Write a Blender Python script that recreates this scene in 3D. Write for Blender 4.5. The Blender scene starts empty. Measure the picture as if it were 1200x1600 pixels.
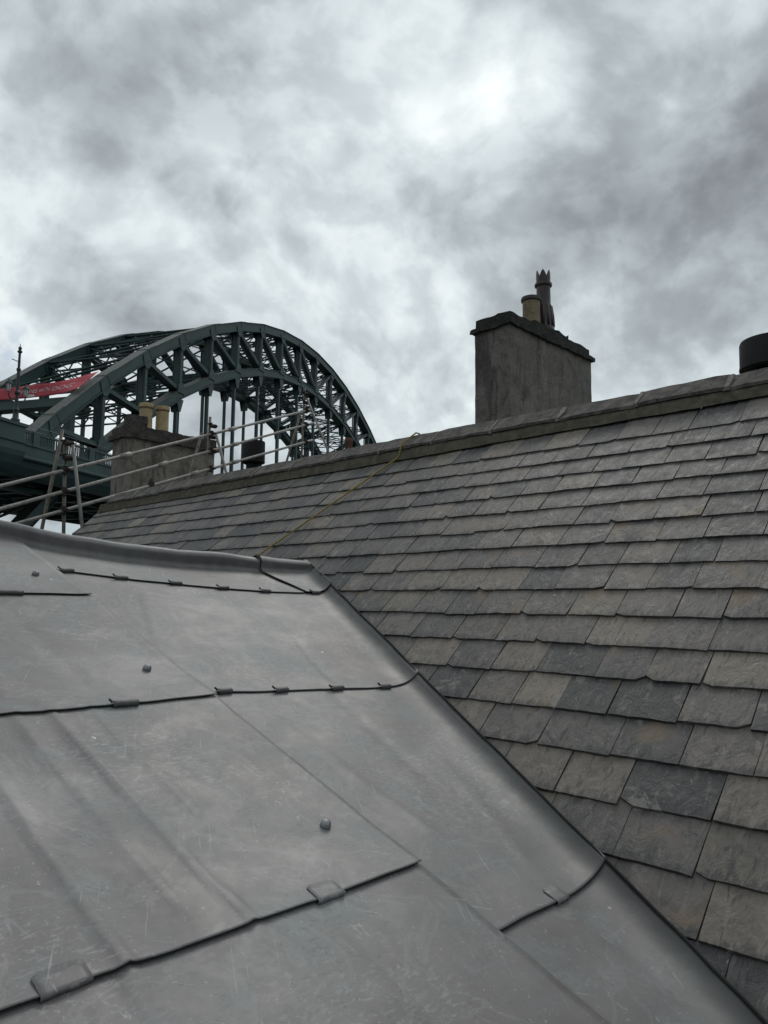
import bpy, math, random
import numpy as np
from mathutils import Vector, Matrix, noise as mnoise

R = math.radians
sc = bpy.context.scene
col = sc.collection
random.seed(7)

# ------------------------------------------------------------------ camera
YAW = 46.5            # the ridge (+Y) runs this many degrees left of the view
PITCH, ROLL = 6.8, 0.6
s_, c_ = math.sin(R(YAW)), math.cos(R(YAW))
fh = Vector((s_, c_, 0)); rt = Vector((c_, -s_, 0)); zz = Vector((0, 0, 1))
fwd = fh*math.cos(R(PITCH)) + zz*math.sin(R(PITCH))
up = zz*math.cos(R(PITCH)) - fh*math.sin(R(PITCH))
r2 = rt*math.cos(R(ROLL)) + up*math.sin(R(ROLL))
u2 = up*math.cos(R(ROLL)) - rt*math.sin(R(ROLL))
cam = bpy.data.cameras.new('camera'); camo = bpy.data.objects.new('camera', cam)
col.objects.link(camo); sc.camera = camo
cam.sensor_fit = 'AUTO'; cam.sensor_width = 36.0; cam.lens = 36*1220/1600
cam.clip_start = 0.05; cam.clip_end = 12000
M = Matrix((r2, u2, -fwd)).transposed().to_4x4()
camo.matrix_world = M
sc.cycles.max_bounces = 5; sc.cycles.diffuse_bounces = 3; sc.cycles.glossy_bounces = 3
sc.render.resolution_x, sc.render.resolution_y = 768, 1024

# ------------------------------------------------------------------ world: cloudy daylight
SUN_EL, SUN_AZ = 50.0, 54.0      # azimuth measured from +Y towards +X
w = bpy.data.worlds.new('World'); sc.world = w; w.use_nodes = True
nt = w.node_tree; nt.nodes.clear()
class NT:
    """tiny helper for node trees"""
    def __init__(s, tree): s.t = tree
    def n(s, typ, **kw):
        nd = s.t.nodes.new(typ)
        for k, v in kw.items():
            if k.startswith('i_'):
                key = k[2:]; key = int(key) if key.isdigit() else key.replace('_', ' ')
                sock = nd.inputs[key]
                if isinstance(v, bpy.types.NodeSocket): s.t.links.new(v, sock)
                else: sock.default_value = v
            else: setattr(nd, k, v)
        return nd
    def math(s, op, a, b=None, clamp=False):
        nd = s.n('ShaderNodeMath', operation=op, use_clamp=clamp)
        for i, v in enumerate((a, b)):
            if v is None: continue
            if isinstance(v, bpy.types.NodeSocket): s.t.links.new(v, nd.inputs[i])
            else: nd.inputs[i].default_value = v
        return nd.outputs[0]
    def vm(s, op, a, b=None, scale=None):
        nd = s.n('ShaderNodeVectorMath', operation=op)
        for i, v in enumerate((a, b)):
            if v is None: continue
            if isinstance(v, bpy.types.NodeSocket): s.t.links.new(v, nd.inputs[i])
            else: nd.inputs[i].default_value = v
        if scale is not None:
            if isinstance(scale, bpy.types.NodeSocket): s.t.links.new(scale, nd.inputs['Scale'])
            else: nd.inputs['Scale'].default_value = scale
        return nd.outputs['Value'] if op in ('DOT_PRODUCT', 'LENGTH') else nd.outputs[0]
    def noise(s, vec, scale, detail=4, rough=.5, dist=0.0, lac=2.0):
        nd = s.n('ShaderNodeTexNoise'); s.t.links.new(vec, nd.inputs['Vector'])
        nd.inputs['Scale'].default_value = scale; nd.inputs['Detail'].default_value = detail
        nd.inputs['Roughness'].default_value = rough; nd.inputs['Distortion'].default_value = dist
        nd.inputs['Lacunarity'].default_value = lac
        return nd.outputs['Fac']
    def ramp(s, fac, stops, interp='LINEAR'):
        nd = s.n('ShaderNodeValToRGB'); s.t.links.new(fac, nd.inputs[0])
        cr = nd.color_ramp; cr.interpolation = interp
        while len(cr.elements) > 1: cr.elements.remove(cr.elements[-1])
        for i, (p, c) in enumerate(stops):
            e = cr.elements[0] if i == 0 else cr.elements.new(p)
            e.position = p
            e.color = (c, c, c, 1) if isinstance(c, (int, float)) else (*c, 1)
        return nd.outputs[0]
    def mix(s, fac, a, b, mode='MIX'):
        nd = s.n('ShaderNodeMix', data_type='RGBA', blend_type=mode)
        for i, v in ((0, fac), (6, a), (7, b)):
            if isinstance(v, bpy.types.NodeSocket): s.t.links.new(v, nd.inputs[i])
            elif i == 0: nd.inputs[0].default_value = v
            else: nd.inputs[i].default_value = (*v, 1)
        return nd.outputs[2]
    def mapr(s, v, a, b, c=0.0, d=1.0, smooth=True):
        nd = s.n('ShaderNodeMapRange', interpolation_type='SMOOTHSTEP' if smooth else 'LINEAR')
        s.t.links.new(v, nd.inputs[0])
        for i, x in enumerate((a, b, c, d)): nd.inputs[i+1].default_value = x
        return nd.outputs[0]
W = NT(nt)
sky = W.n('ShaderNodeTexSky', sky_type='NISHITA', sun_disc=False, sun_elevation=R(SUN_EL), sun_rotation=R(SUN_AZ))
tc = W.n('ShaderNodeTexCoord').outputs['Generated']
sep = W.n('ShaderNodeSeparateXYZ', i_0=tc)
den = W.math('ADD', W.math('MAXIMUM', sep.outputs[2], 0.0), 0.75)
px = W.math('DIVIDE', sep.outputs[0], den); py = W.math('DIVIDE', sep.outputs[1], den)
pl = W.n('ShaderNodeCombineXYZ', i_0=px, i_1=py, i_2=1.9).outputs[0]
# broad cloud masses, billows and wisps on a flat cloud layer
def warpv(src, scale, amt, det=1.0):
    q = W.n('ShaderNodeTexNoise', i_Scale=scale, i_Detail=det); nt.links.new(src, q.inputs['Vector'])
    return W.vm('SCALE', W.vm('SUBTRACT', q.outputs['Color'], (.5, .5, .5)), scale=amt)
wv = warpv(pl, 3.2, .11); plw = W.vm('ADD', pl, wv)
plw2 = W.vm('ADD', plw, warpv(plw, 13.0, .020))
n1 = W.noise(plw, 3.0, 4, .5)
n2 = W.noise(plw2, 8.0, 5, .52)
n3 = W.noise(plw2, 26.0, 4, .55)
seam = W.math('SUBTRACT', 1.0, W.math('ABSOLUTE', W.math('MULTIPLY', W.math('SUBTRACT', W.noise(plw2, 5.0, 4, .5), .5), 10.0)), clamp=True)
n2c = W.mapr(n2, .37, .61, 0, .20); n3c = W.mapr(n3, .36, .64, 0, .11)
val = W.math('ADD', W.math('MULTIPLY', n1, .62), W.math('ADD', n2c, n3c))
val = W.math('SUBTRACT', val, 0.468)
val = W.math('ADD', val, W.math('MULTIPLY', seam, .045))
def pdir(x, y): return (fwd*1220 + r2*(x-600) - u2*(y-800)).normalized()
tcw = W.vm('NORMALIZE', W.vm('ADD', W.vm('NORMALIZE', tc), W.vm('SCALE', W.vm('ADD', wv, warpv(plw, 10.0, .11, 3.0)), scale=.75)))
def feature(x, y, rad, amp):
    """a cloud mass or thin spot of the deck, fixed in the sky by its direction"""
    return W.mapr(W.vm('DOT_PRODUCT', tcw, tuple(pdir(x, y))), math.cos(R(rad)), 1.0, 0.0, amp)
for f in [(800,115,4.5,.20),(740,70,9,.08),(690,180,3.6,.13),(620,230,3.6,.10),(1045,205,4.5,.13),(950,240,5,.10),
          (1190,330,14,-.17),(1010,390,12,-.15),(830,410,8,-.09),
          (170,465,7,-.14),(250,480,5,-.10),(240,120,16,-.06),(300,300,3,-.17),(375,335,2,-.14),(485,405,2.6,-.17),(150,235,2.6,-.12),
          (80,390,12,.13),(330,370,8,.12),(200,350,9,.06),(520,330,9,.09),(670,580,12,.10),(1060,560,10,.14),(560,445,5,.08),(110,640,8,.10),(30,500,5,.08)]:
    val = W.math('ADD', val, feature(*f))
# the deck glows towards the hidden sun and is duller on the far side
sdir = (math.sin(R(SUN_AZ))*math.cos(R(SUN_EL)), math.cos(R(SUN_AZ))*math.cos(R(SUN_EL)), math.sin(R(SUN_EL)))
val = W.math('ADD', val, W.mapr(W.vm('DOT_PRODUCT', W.vm('NORMALIZE', tc), sdir), -.6, .75, .27, .53, smooth=False))
cloud = W.ramp(val, [(0.0, (.175,.188,.203)), (.25, (.270,.300,.326)), (.45, (.402,.450,.478)), (.62, (.546,.610,.638)), (.8, (.73,.79,.80)), (1.0, (.92,.98,.98))])
cloud10 = W.vm('SCALE', cloud, scale=10.0)
# small blue gaps where the deck thins out
gap = None
for f in [(5,560,2.4,.6),(110,815,2.6,1.2)]:
    g = feature(*f); gap = g if gap is None else W.math('MAXIMUM', gap, g)
gap = W.math('MULTIPLY', gap, W.mapr(n3, .42, .60), clamp=True)
blue = W.mix(.5, sky.outputs[0], (1.6, 2.05, 2.6))
skyc = W.mix(W.math('MULTIPLY', gap, .8), cloud10, blue)
bg = W.n('ShaderNodeBackground', i_Strength=0.1); nt.links.new(skyc, bg.inputs[0])
w.cycles.sampling_method = 'MANUAL'; w.cycles.sample_map_resolution = 512
out = W.n('ShaderNodeOutputWorld'); nt.links.new(bg.outputs[0], out.inputs[0])

sun = bpy.data.lights.new('sun', 'SUN'); sun.energy = 0.7; sun.angle = R(24); sun.color = (1, .965, .91)
suno = bpy.data.objects.new('sun', sun); col.objects.link(suno)
sd = Vector((math.sin(R(SUN_AZ))*math.cos(R(SUN_EL)), math.cos(R(SUN_AZ))*math.cos(R(SUN_EL)), math.sin(R(SUN_EL))))
suno.rotation_euler = (-sd).to_track_quat('-Z', 'Y').to_euler(); suno.location = sd*50
vs = sc.view_settings
vs.view_transform = 'Standard'; vs.look = 'None'; vs.exposure = 0.18; vs.gamma = 1.0; vs.use_curve_mapping = False

# ------------------------------------------------------------------ mesh helpers
class MB:
    def __init__(s): s.v = []; s.f = []
    def add(s, vs, fs):
        o = len(s.v); s.v += [tuple(p) for p in vs]; s.f += [tuple(i+o for i in f) for f in fs]; return s
    def box(s, a, b):
        (x0,y0,z0),(x1,y1,z1) = a, b
        return s.add([(x0,y0,z0),(x1,y0,z0),(x1,y1,z0),(x0,y1,z0),(x0,y0,z1),(x1,y0,z1),(x1,y1,z1),(x0,y1,z1)],
            [(0,3,2,1),(4,5,6,7),(0,1,5,4),(1,2,6,5),(2,3,7,6),(3,0,4,7)])
    def bar(s, p, q, wd, ht, side=(0,1,0)):
        """box from p to q; wd along `side`, ht across both"""
        p, q = Vector(p), Vector(q); d = (q-p).normalized(); sv = Vector(side)
        sv = (sv - d*sv.dot(d)).normalized(); hv = d.cross(sv)
        vsx = []
        for e in (p, q):
            for a, b in ((-1,-1),(1,-1),(1,1),(-1,1)): vsx.append(e + sv*(a*wd/2) + hv*(b*ht/2))
        return s.add(vsx, [(0,1,2,3),(7,6,5,4),(0,4,5,1),(1,5,6,2),(2,6,7,3),(3,7,4,0)])
    def tube(s, pts, rad, n=8, caps=True):
        pts = [Vector(p) for p in pts]; rings = []
        rr = rad if isinstance(rad, (list, tuple)) else [rad]*len(pts)
        prev = None
        for i, p in enumerate(pts):
            d = (pts[min(i+1, len(pts)-1)] - pts[max(i-1, 0)]).normalized()
            a = prev if prev is not None else (Vector((0,0,1)) if abs(d.z) < .9 else Vector((1,0,0)))
            a = (a - d*a.dot(d)).normalized(); b = d.cross(a); prev = a
            rings.append([p + (a*math.cos(2*math.pi*k/n) + b*math.sin(2*math.pi*k/n))*rr[i] for k in range(n)])
        vsx = [v for r in rings for v in r]; fs = []
        for i in range(len(pts)-1):
            for k in range(n):
                fs.append((i*n+k, i*n+(k+1) % n, (i+1)*n+(k+1) % n, (i+1)*n+k))
        if caps: fs += [tuple(range(n))[::-1], tuple((len(pts)-1)*n+k for k in range(n))]
        return s.add(vsx, fs)
    def lathe(s, prof, c=(0,0,0), n=20, wob=0.0):
        cx, cy, cz = c; vsx = []
        for r, z in prof:
            for k in range(n):
                t = 2*math.pi*k/n; rr = r*(1 + wob*math.sin(3*t+z*5))
                vsx.append((cx+rr*math.cos(t), cy+rr*math.sin(t), cz+z))
        fs = []
        for i in range(len(prof)-1):
            for k in range(n): fs.append((i*n+k, i*n+(k+1) % n, (i+1)*n+(k+1) % n, (i+1)*n+k))
        if prof[0][0] > 1e-4: fs.append(tuple(range(n))[::-1])
        if prof[-1][0] > 1e-4: fs.append(tuple((len(prof)-1)*n+k for k in range(n)))
        return s.add(vsx, fs)
    def rough_box(s, a, b, res, amp, seed, freq=6.0):
        """box with subdivided faces, every vertex pushed about by noise"""
        a, b = Vector(a), Vector(b); d = b-a
        nn = [max(1, int(round(d[i]/res))) for i in range(3)]
        idx = {}; vsx = []; fs = []
        def vid(i, j, k):
            key = (i, j, k)
            if key not in idx:
                p = Vector((a.x+d.x*i/nn[0], a.y+d.y*j/nn[1], a.z+d.z*k/nn[2]))
                q = p*freq + Vector((seed*3.1, seed*7.7, seed*1.3))
                p = p + Vector(mnoise.noise_vector(q))*amp + Vector(mnoise.noise_vector(q*2.7))*amp*.5
                idx[key] = len(vsx); vsx.append(p)
            return idx[key]
        for ax in range(3):
            u, v = [t for t in range(3) if t != ax]
            for side in (0, nn[ax]):
                for i in range(nn[u]):
                    for j in range(nn[v]):
                        q = []
                        for di, dj in ((0,0),(1,0),(1,1),(0,1)):
                            t = [0,0,0]; t[ax] = side; t[u] = i+di; t[v] = j+dj; q.append(vid(*t))
                        if (side == 0) != (ax == 1): q = q[::-1]
                        fs.append(tuple(q))
        return s.add(vsx, fs)
    def mesh(s, name, mat, smooth=False):
        me = bpy.data.meshes.new(name); me.from_pydata(s.v, [], s.f)
        if mat is not None: me.materials.append(mat)
        if smooth: me.polygons.foreach_set('use_smooth', [True]*len(me.polygons))
        me.update(); return me
    def build(s, name, mat, parent=None, smooth=False):
        return link(name, s.mesh(name, mat, smooth), parent)
def link(name, data, parent=None):
    o = bpy.data.objects.new(name, data); col.objects.link(o)
    if parent is not None: o.parent = parent
    return o
def tag(o, label=None, cat=None, group=None, kind=None):
    if label: o['label'] = label
    if cat: o['category'] = cat
    if group: o['group'] = group
    if kind: o['kind'] = kind
    return o
def empty(name, loc=(0,0,0), rz=0.0):
    o = link(name, None); o.location = loc; o.rotation_euler = (0, 0, rz); o.empty_display_size = .3; return o
def smooth_by_angle(o, deg=40):
    o.data.polygons.foreach_set('use_smooth', [True]*len(o.data.polygons))
    o.data.set_sharp_from_angle(angle=R(deg))

# ------------------------------------------------------------------ materials
def new_mat(name):
    m = bpy.data.materials.new(name); m.use_nodes = True
    t = m.node_tree; t.nodes.clear(); N = NT(t)
    b = N.n('ShaderNodeBsdfPrincipled'); o = N.n('ShaderNodeOutputMaterial'); t.links.new(b.outputs[0], o.inputs[0])
    return m, N, b
def setc(N, b, c):
    if isinstance(c, bpy.types.NodeSocket): N.t.links.new(c, b.inputs['Base Color'])
    else: b.inputs['Base Color'].default_value = (*c, 1)
def setf(N, b, key, v):
    if isinstance(v, bpy.types.NodeSocket): N.t.links.new(v, b.inputs[key])
    else: b.inputs[key].default_value = v
def bump(N, b, h, strength=.3, dist=.01):
    nd = N.n('ShaderNodeBump', i_Strength=strength, i_Distance=dist); N.t.links.new(h, nd.inputs['Height'])
    N.t.links.new(nd.outputs[0], b.inputs['Normal']); return nd
def pos(N): return N.n('ShaderNodeNewGeometry').outputs['Position']
def scaled(N, v, sx, sy, sz): return N.vm('MULTIPLY', v, (sx, sy, sz))

def mat_lead(name='weathered_lead', dark=1.0):
    m, N, b = new_mat(name)
    mp = N.n('ShaderNodeMapping', vector_type='POINT'); mp.inputs['Rotation'].default_value = (R(-21), 0, 0)
    N.t.links.new(pos(N), mp.inputs[0]); p = mp.outputs[0]
    big = N.noise(p, 1.5, 4, .55, .3); mid = N.noise(p, 4.6, 5, .6, .4)
    fine = N.noise(p, 38, 3, .6); along = N.noise(scaled(N, p, 12, 1.8, 8), 1.0, 4, .55, .4)
    k = dark
    c = N.mix(N.mapr(big, .34, .68), (.146*k, .133*k, .132*k), (.212*k, .201*k, .199*k))
    c = N.mix(N.mapr(mid, .46, .70, 0, .6), c, (.222*k, .243*k, .240*k))                        # blue-green bloom
    c = N.mix(N.mapr(N.noise(p, 2.3, 4, .6, .3), .55, .74, 0, .55), c, (.165*k, .148*k, .150*k))     # purplish oxide
    c = N.mix(N.mapr(along, .58, .78, 0, .28), c, (.27*k, .278*k, .28*k))
    # chalky scuffs, boot marks and droppings
    scr = N.noise(scaled(N, p, 46, 12, 30), 1.0, 4, .7, 1.2)
    c = N.mix(N.math('MULTIPLY', N.mapr(scr, .60, .70), N.mapr(N.noise(p, 2.6, 4, .55), .55, .68, 0, .75)), c, (.42*k, .44*k, .44*k))
    dash = N.noise(scaled(N, p, 42, 95, 40), 1.0, 3, .6, .5)
    c = N.mix(N.math('MULTIPLY', N.mapr(dash, .52, .66), N.mapr(N.noise(p, 1.9, 3, .55), .47, .63, 0, .34)), c, (.36*k, .38*k, .38*k))
    c = N.mix(N.math('MULTIPLY', N.mapr(dash, .46, .34), N.mapr(mid, .42, .62, 0, .38)), c, (.115*k, .112*k, .114*k))
    # fine scratches in two directions, grit and pale water marks
    for ang, amp in ((.5, .45), (-.9, .35)):
        rm = N.n('ShaderNodeVectorRotate', rotation_type='Z_AXIS', i_Angle=ang); N.t.links.new(p, rm.inputs['Vector'])
        sq = N.noise(scaled(N, rm.outputs[0], 150, 5, 20), 1.0, 2, .5, .3)
        c = N.mix(N.math('MULTIPLY', N.mapr(sq, .69, .74), N.mapr(mid, .40, .6, 0, amp)), c, (.42*k, .43*k, .43*k))
    c = N.mix(N.mapr(N.noise(p, 70, 3, .7), .40, .28, 0, .5), c, (.10*k, .098*k, .10*k))
    c = N.mix(N.mapr(N.noise(p, 95, 2, .6), .64, .74, 0, .5), c, (.36*k, .37*k, .37*k))
    wm = N.noise(p, 3.1, 5, .6, .8)
    c = N.mix(N.math('MULTIPLY', N.mapr(wm, .50, .515), N.mapr(wm, .55, .52, 0, .14)), c, (.36*k, .37*k, .365*k))
    nv = N.n('ShaderNodeTexNoise', i_Scale=60.0); N.t.links.new(p, nv.inputs['Vector'])
    vor = N.n('ShaderNodeTexVoronoi', i_Scale=4.5); N.t.links.new(N.vm('ADD', p, N.vm('SCALE', nv.outputs['Color'], scale=.02)), vor.inputs['Vector'])
    c = N.mix(N.mapr(vor.outputs['Distance'], .030, .018, 0, .8), c, (.55, .56, .55))
    vor2 = N.n('ShaderNodeTexVoronoi', i_Scale=7.0); N.t.links.new(p, vor2.inputs['Vector'])
    c = N.mix(N.mapr(vor2.outputs['Distance'], .022, .014, 0, .7), c, (.06, .06, .06))
    # darker band along the upstand: a brown margin, then near black towards the free edge
    tn = N.n('ShaderNodeAttribute', attribute_name='dark_band').outputs['Fac']
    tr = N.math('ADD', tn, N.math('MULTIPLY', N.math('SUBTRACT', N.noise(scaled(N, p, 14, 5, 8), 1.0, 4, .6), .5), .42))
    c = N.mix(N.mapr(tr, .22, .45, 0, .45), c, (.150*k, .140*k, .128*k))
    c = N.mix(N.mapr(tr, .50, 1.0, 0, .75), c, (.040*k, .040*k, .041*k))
    setc(N, b, c)
    setf(N, b, 'Metallic', .12)
    setf(N, b, 'Roughness', N.mapr(N.math('ADD', mid, N.math('MULTIPLY', fine, .25)), .35, .9, .46, .62))
    h = N.math('ADD', N.noise(p, 3.6, 3, .5, .3), N.math('MULTIPLY', N.noise(scaled(N, p, 16, 48, 14), 1.0, 3, .55, .6), N.mapr(big, .45, .65, 0.0, .10)))
    h = N.math('ADD', h, N.math('MULTIPLY', fine, .02))
    h = N.math('ADD', h, N.math('MULTIPLY', along, .16))
    bump(N, b, h, .42, .014)
    return m
def slate_group():
    g = bpy.data.node_groups.new('slate_look', 'ShaderNodeTree')
    g.interface.new_socket('Vector', in_out='INPUT', socket_type='NodeSocketVector')
    g.interface.new_socket('Random', in_out='INPUT', socket_type='NodeSocketFloat')
    for nm, ty in (('Color', 'NodeSocketColor'), ('Roughness', 'NodeSocketFloat'), ('Height', 'NodeSocketFloat')):
        g.interface.new_socket(nm, in_out='OUTPUT', socket_type=ty)
    N = NT(g); gi = N.n('NodeGroupInput'); go = N.n('NodeGroupOutput')
    v = gi.outputs[0]; r = gi.outputs[1]
    v = scaled(N, v, .25, 1.0, 1.0)
    base = N.ramp(r, [(0, (.020, .025, .029)), (.12, (.042, .043, .046)), (.20, (.112, .103, .098)), (.33, (.190, .171, .152)), (.41, (.050, .050, .052)), (.54, (.140, .126, .116)),
                      (.66, (.225, .194, .156)), (.75, (.062, .062, .065)), (.86, (.165, .145, .133)), (.94, (.275, .238, .178)), (1.0, (.040, .046, .052))])
    cl = N.noise(v, 11, 5, .62, .5)
    c = N.mix(N.mapr(cl, .34, .68), N.mix(.50, base, (.028, .027, .029)), N.mix(.30, base, (.225, .203, .180)))
    st = N.noise(scaled(N, v, 34, 9, 10), 1.0, 5, .65, .6)
    c = N.mix(N.mapr(st, .54, .70, 0, .55), c, (.235, .215, .192))
    c = N.mix(N.mapr(N.noise(scaled(N, v, 30, 8, 10), 1.3, 4, .6, 1.0), .55, .68, 0, .7), c, (.028, .030, .033))
    # damp, grimy tail with a ragged upper limit
    yt = N.math('ADD', N.n('ShaderNodeSeparateXYZ', i_0=v).outputs[1], N.math('MULTIPLY', N.math('SUBTRACT', N.noise(scaled(N, v, 34, 6, 10), 1.0, 3, .6), .5), .16))
    c = N.mix(N.mapr(yt, .030, .004, 0, .62), c, (.026, .027, .029))
    sc_ = N.noise(scaled(N, v, 75, 34, 30), 1.0, 4, .75, 1.6)
    c = N.mix(N.mapr(sc_, .635, .69, 0, .7), c, (.34, .345, .33))
    rust = N.noise(v, 4.5, 3, .5, .4)
    c = N.mix(N.mapr(rust, .60, .74, 0, .55), c, (.21, .150, .085))
    c = N.mix(N.mapr(N.noise(v, 7.5, 4, .65, .3), .62, .68, 0, .5), c, (.27, .262, .235))
    nv = N.n('ShaderNodeTexNoise', i_Scale=45.0); N.t.links.new(v, nv.inputs['Vector'])
    vor = N.n('ShaderNodeTexVoronoi', i_Scale=6.0); N.t.links.new(N.vm('ADD', v, N.vm('SCALE', nv.outputs['Color'], scale=.03)), vor.inputs['Vector'])
    c = N.mix(N.mapr(vor.outputs['Distance'], .05, .03, 0, .7), c, (.36, .36, .34))
    c = N.mix(1.0, c, (.93, .895, .885), 'MULTIPLY')
    g.links.new(c, go.inputs[0])
    g.links.new(N.mapr(cl, .3, .75, .42, .66), go.inputs[1])
    h = N.math('ADD', N.math('MULTIPLY', N.noise(scaled(N, v, 16, 10, 14), 1.0, 6, .62, .8), 1.0), N.math('MULTIPLY', sc_, .25))
    g.links.new(h, go.inputs[2])
    return g
SG = slate_group()
def mat_slate(name, bulk):
    m, N, b = new_mat(name)
    gn = N.n('ShaderNodeGroup', node_tree=SG)
    if bulk:
        at = N.n('ShaderNodeAttribute', attribute_name='tint'); N.t.links.new(at.outputs['Fac'], gn.inputs[1])
        uv = N.n('ShaderNodeAttribute', attribute_name='local'); N.t.links.new(uv.outputs['Vector'], gn.inputs[0])
    else:
        oi = N.n('ShaderNodeObjectInfo'); N.t.links.new(oi.outputs['Random'], gn.inputs[1])
        cx = N.n('ShaderNodeCombineXYZ', i_2=N.math('MULTIPLY', oi.outputs['Random'], 61.0)).outputs[0]
        N.t.links.new(N.vm('ADD', N.n('ShaderNodeTexCoord').outputs['Object'], cx), gn.inputs[0])
    N.t.links.new(gn.outputs[0], b.inputs['Base Color']); N.t.links.new(gn.outputs[1], b.inputs['Roughness'])
    b.inputs['Specular IOR Level'].default_value = .45
    bump(N, b, gn.outputs[2], .8, .010)
    return m
def mat_noise(name, c1, c2, scale=8, rough=.7, metal=0.0, bs=.3, bd=.01, c3=None, stretch=(1,1,1), obj=False, det=6):
    m, N, b = new_mat(name)
    p = N.n('ShaderNodeTexCoord').outputs['Object'] if obj else pos(N)
    p = scaled(N, p, *stretch)
    a = N.noise(p, scale, det, .62, .5)
    c = N.mix(N.mapr(a, .33, .68), c1, c2)
    if c3: c = N.mix(N.mapr(N.noise(p, scale*2.7, 5, .6, .8), .55, .7), c, c3)
    setc(N, b, c); setf(N, b, 'Roughness', rough); setf(N, b, 'Metallic', metal)
    bump(N, b, N.noise(p, scale*3, 6, .65), bs, bd)
    return m
def mat_render(name, base, light, dark, moss=None, seed=0.0):
    m, N, b = new_mat(name)
    p = N.vm('ADD', pos(N), (seed, seed*2, 0))
    st = N.noise(scaled(N, p, 5, 5, .9), 1.0, 6, .65, 1.0)
    bl = N.noise(p, 2.6, 7, .65, .8); fn = N.noise(p, 22, 5, .6)
    c = N.mix(N.mapr(bl, .32, .66), base, light)
    c = N.mix(N.mapr(st, .50, .66, 0, .75), c, dark)
    crack = N.noise(scaled(N, p, 12, 12, 4), 1.0, 6, .7, 3.0)
    c = N.mix(N.math('MULTIPLY', N.mapr(crack, .58, .64), N.mapr(st, .42, .58), clamp=True), c, (.02, .02, .019))
    c = N.mix(N.mapr(N.noise(p, 1.9, 6, .7, 1.2), .50, .62, 0, .6), c, dark)
    c = N.mix(N.mapr(N.noise(p, 4.5, 5, .65, .6), .60, .70, 0, .5), c, light)
    if moss: c = N.mix(N.mapr(N.noise(p, 6, 5, .6), .58, .7, 0, .6), c, moss)
    c = N.mix(N.mapr(fn, .3, .8, 0, .3), c, dark)
    setc(N, b, c); setf(N, b, 'Roughness', .9)
    bump(N, b, N.math('ADD', N.math('MULTIPLY', crack, .8), N.math('ADD', fn, N.math('MULTIPLY', st, .6))), .7, .03)
    return m
def mat_bridge(name='bridge_green_paint'):
    m, N, b = new_mat(name)
    g = N.n('ShaderNodeNewGeometry'); p = g.outputs['Position']
    nz = N.n('ShaderNodeSeparateXYZ', i_0=g.outputs['True Normal']).outputs[2]
    a = N.noise(p, .5, 5, .6, .3); f = N.noise(p, 3.0, 5, .65)
    c = N.mix(N.mapr(a, .3, .7), (.025, .054, .052), (.038, .078, .074))
    c = N.mix(N.mapr(f, .58, .75, 0, .6), c, (.018, .030, .030))
    c = N.mix(N.mapr(N.noise(p, .9, 6, .7), .64, .74, 0, .6), c, (.06, .034, .022))
    # grit and droppings lie on upward faces
    topc = N.mix(N.mapr(f, .35, .7), (.06, .064, .054), (.13, .13, .11))
    c = N.mix(N.mapr(nz, .55, .8, 0, .85), c, topc)
    setc(N, b, c); setf(N, b, 'Roughness', .55)
    bump(N, b, N.noise(p, 6, 3, .5), .15, .03)
    return m
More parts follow.
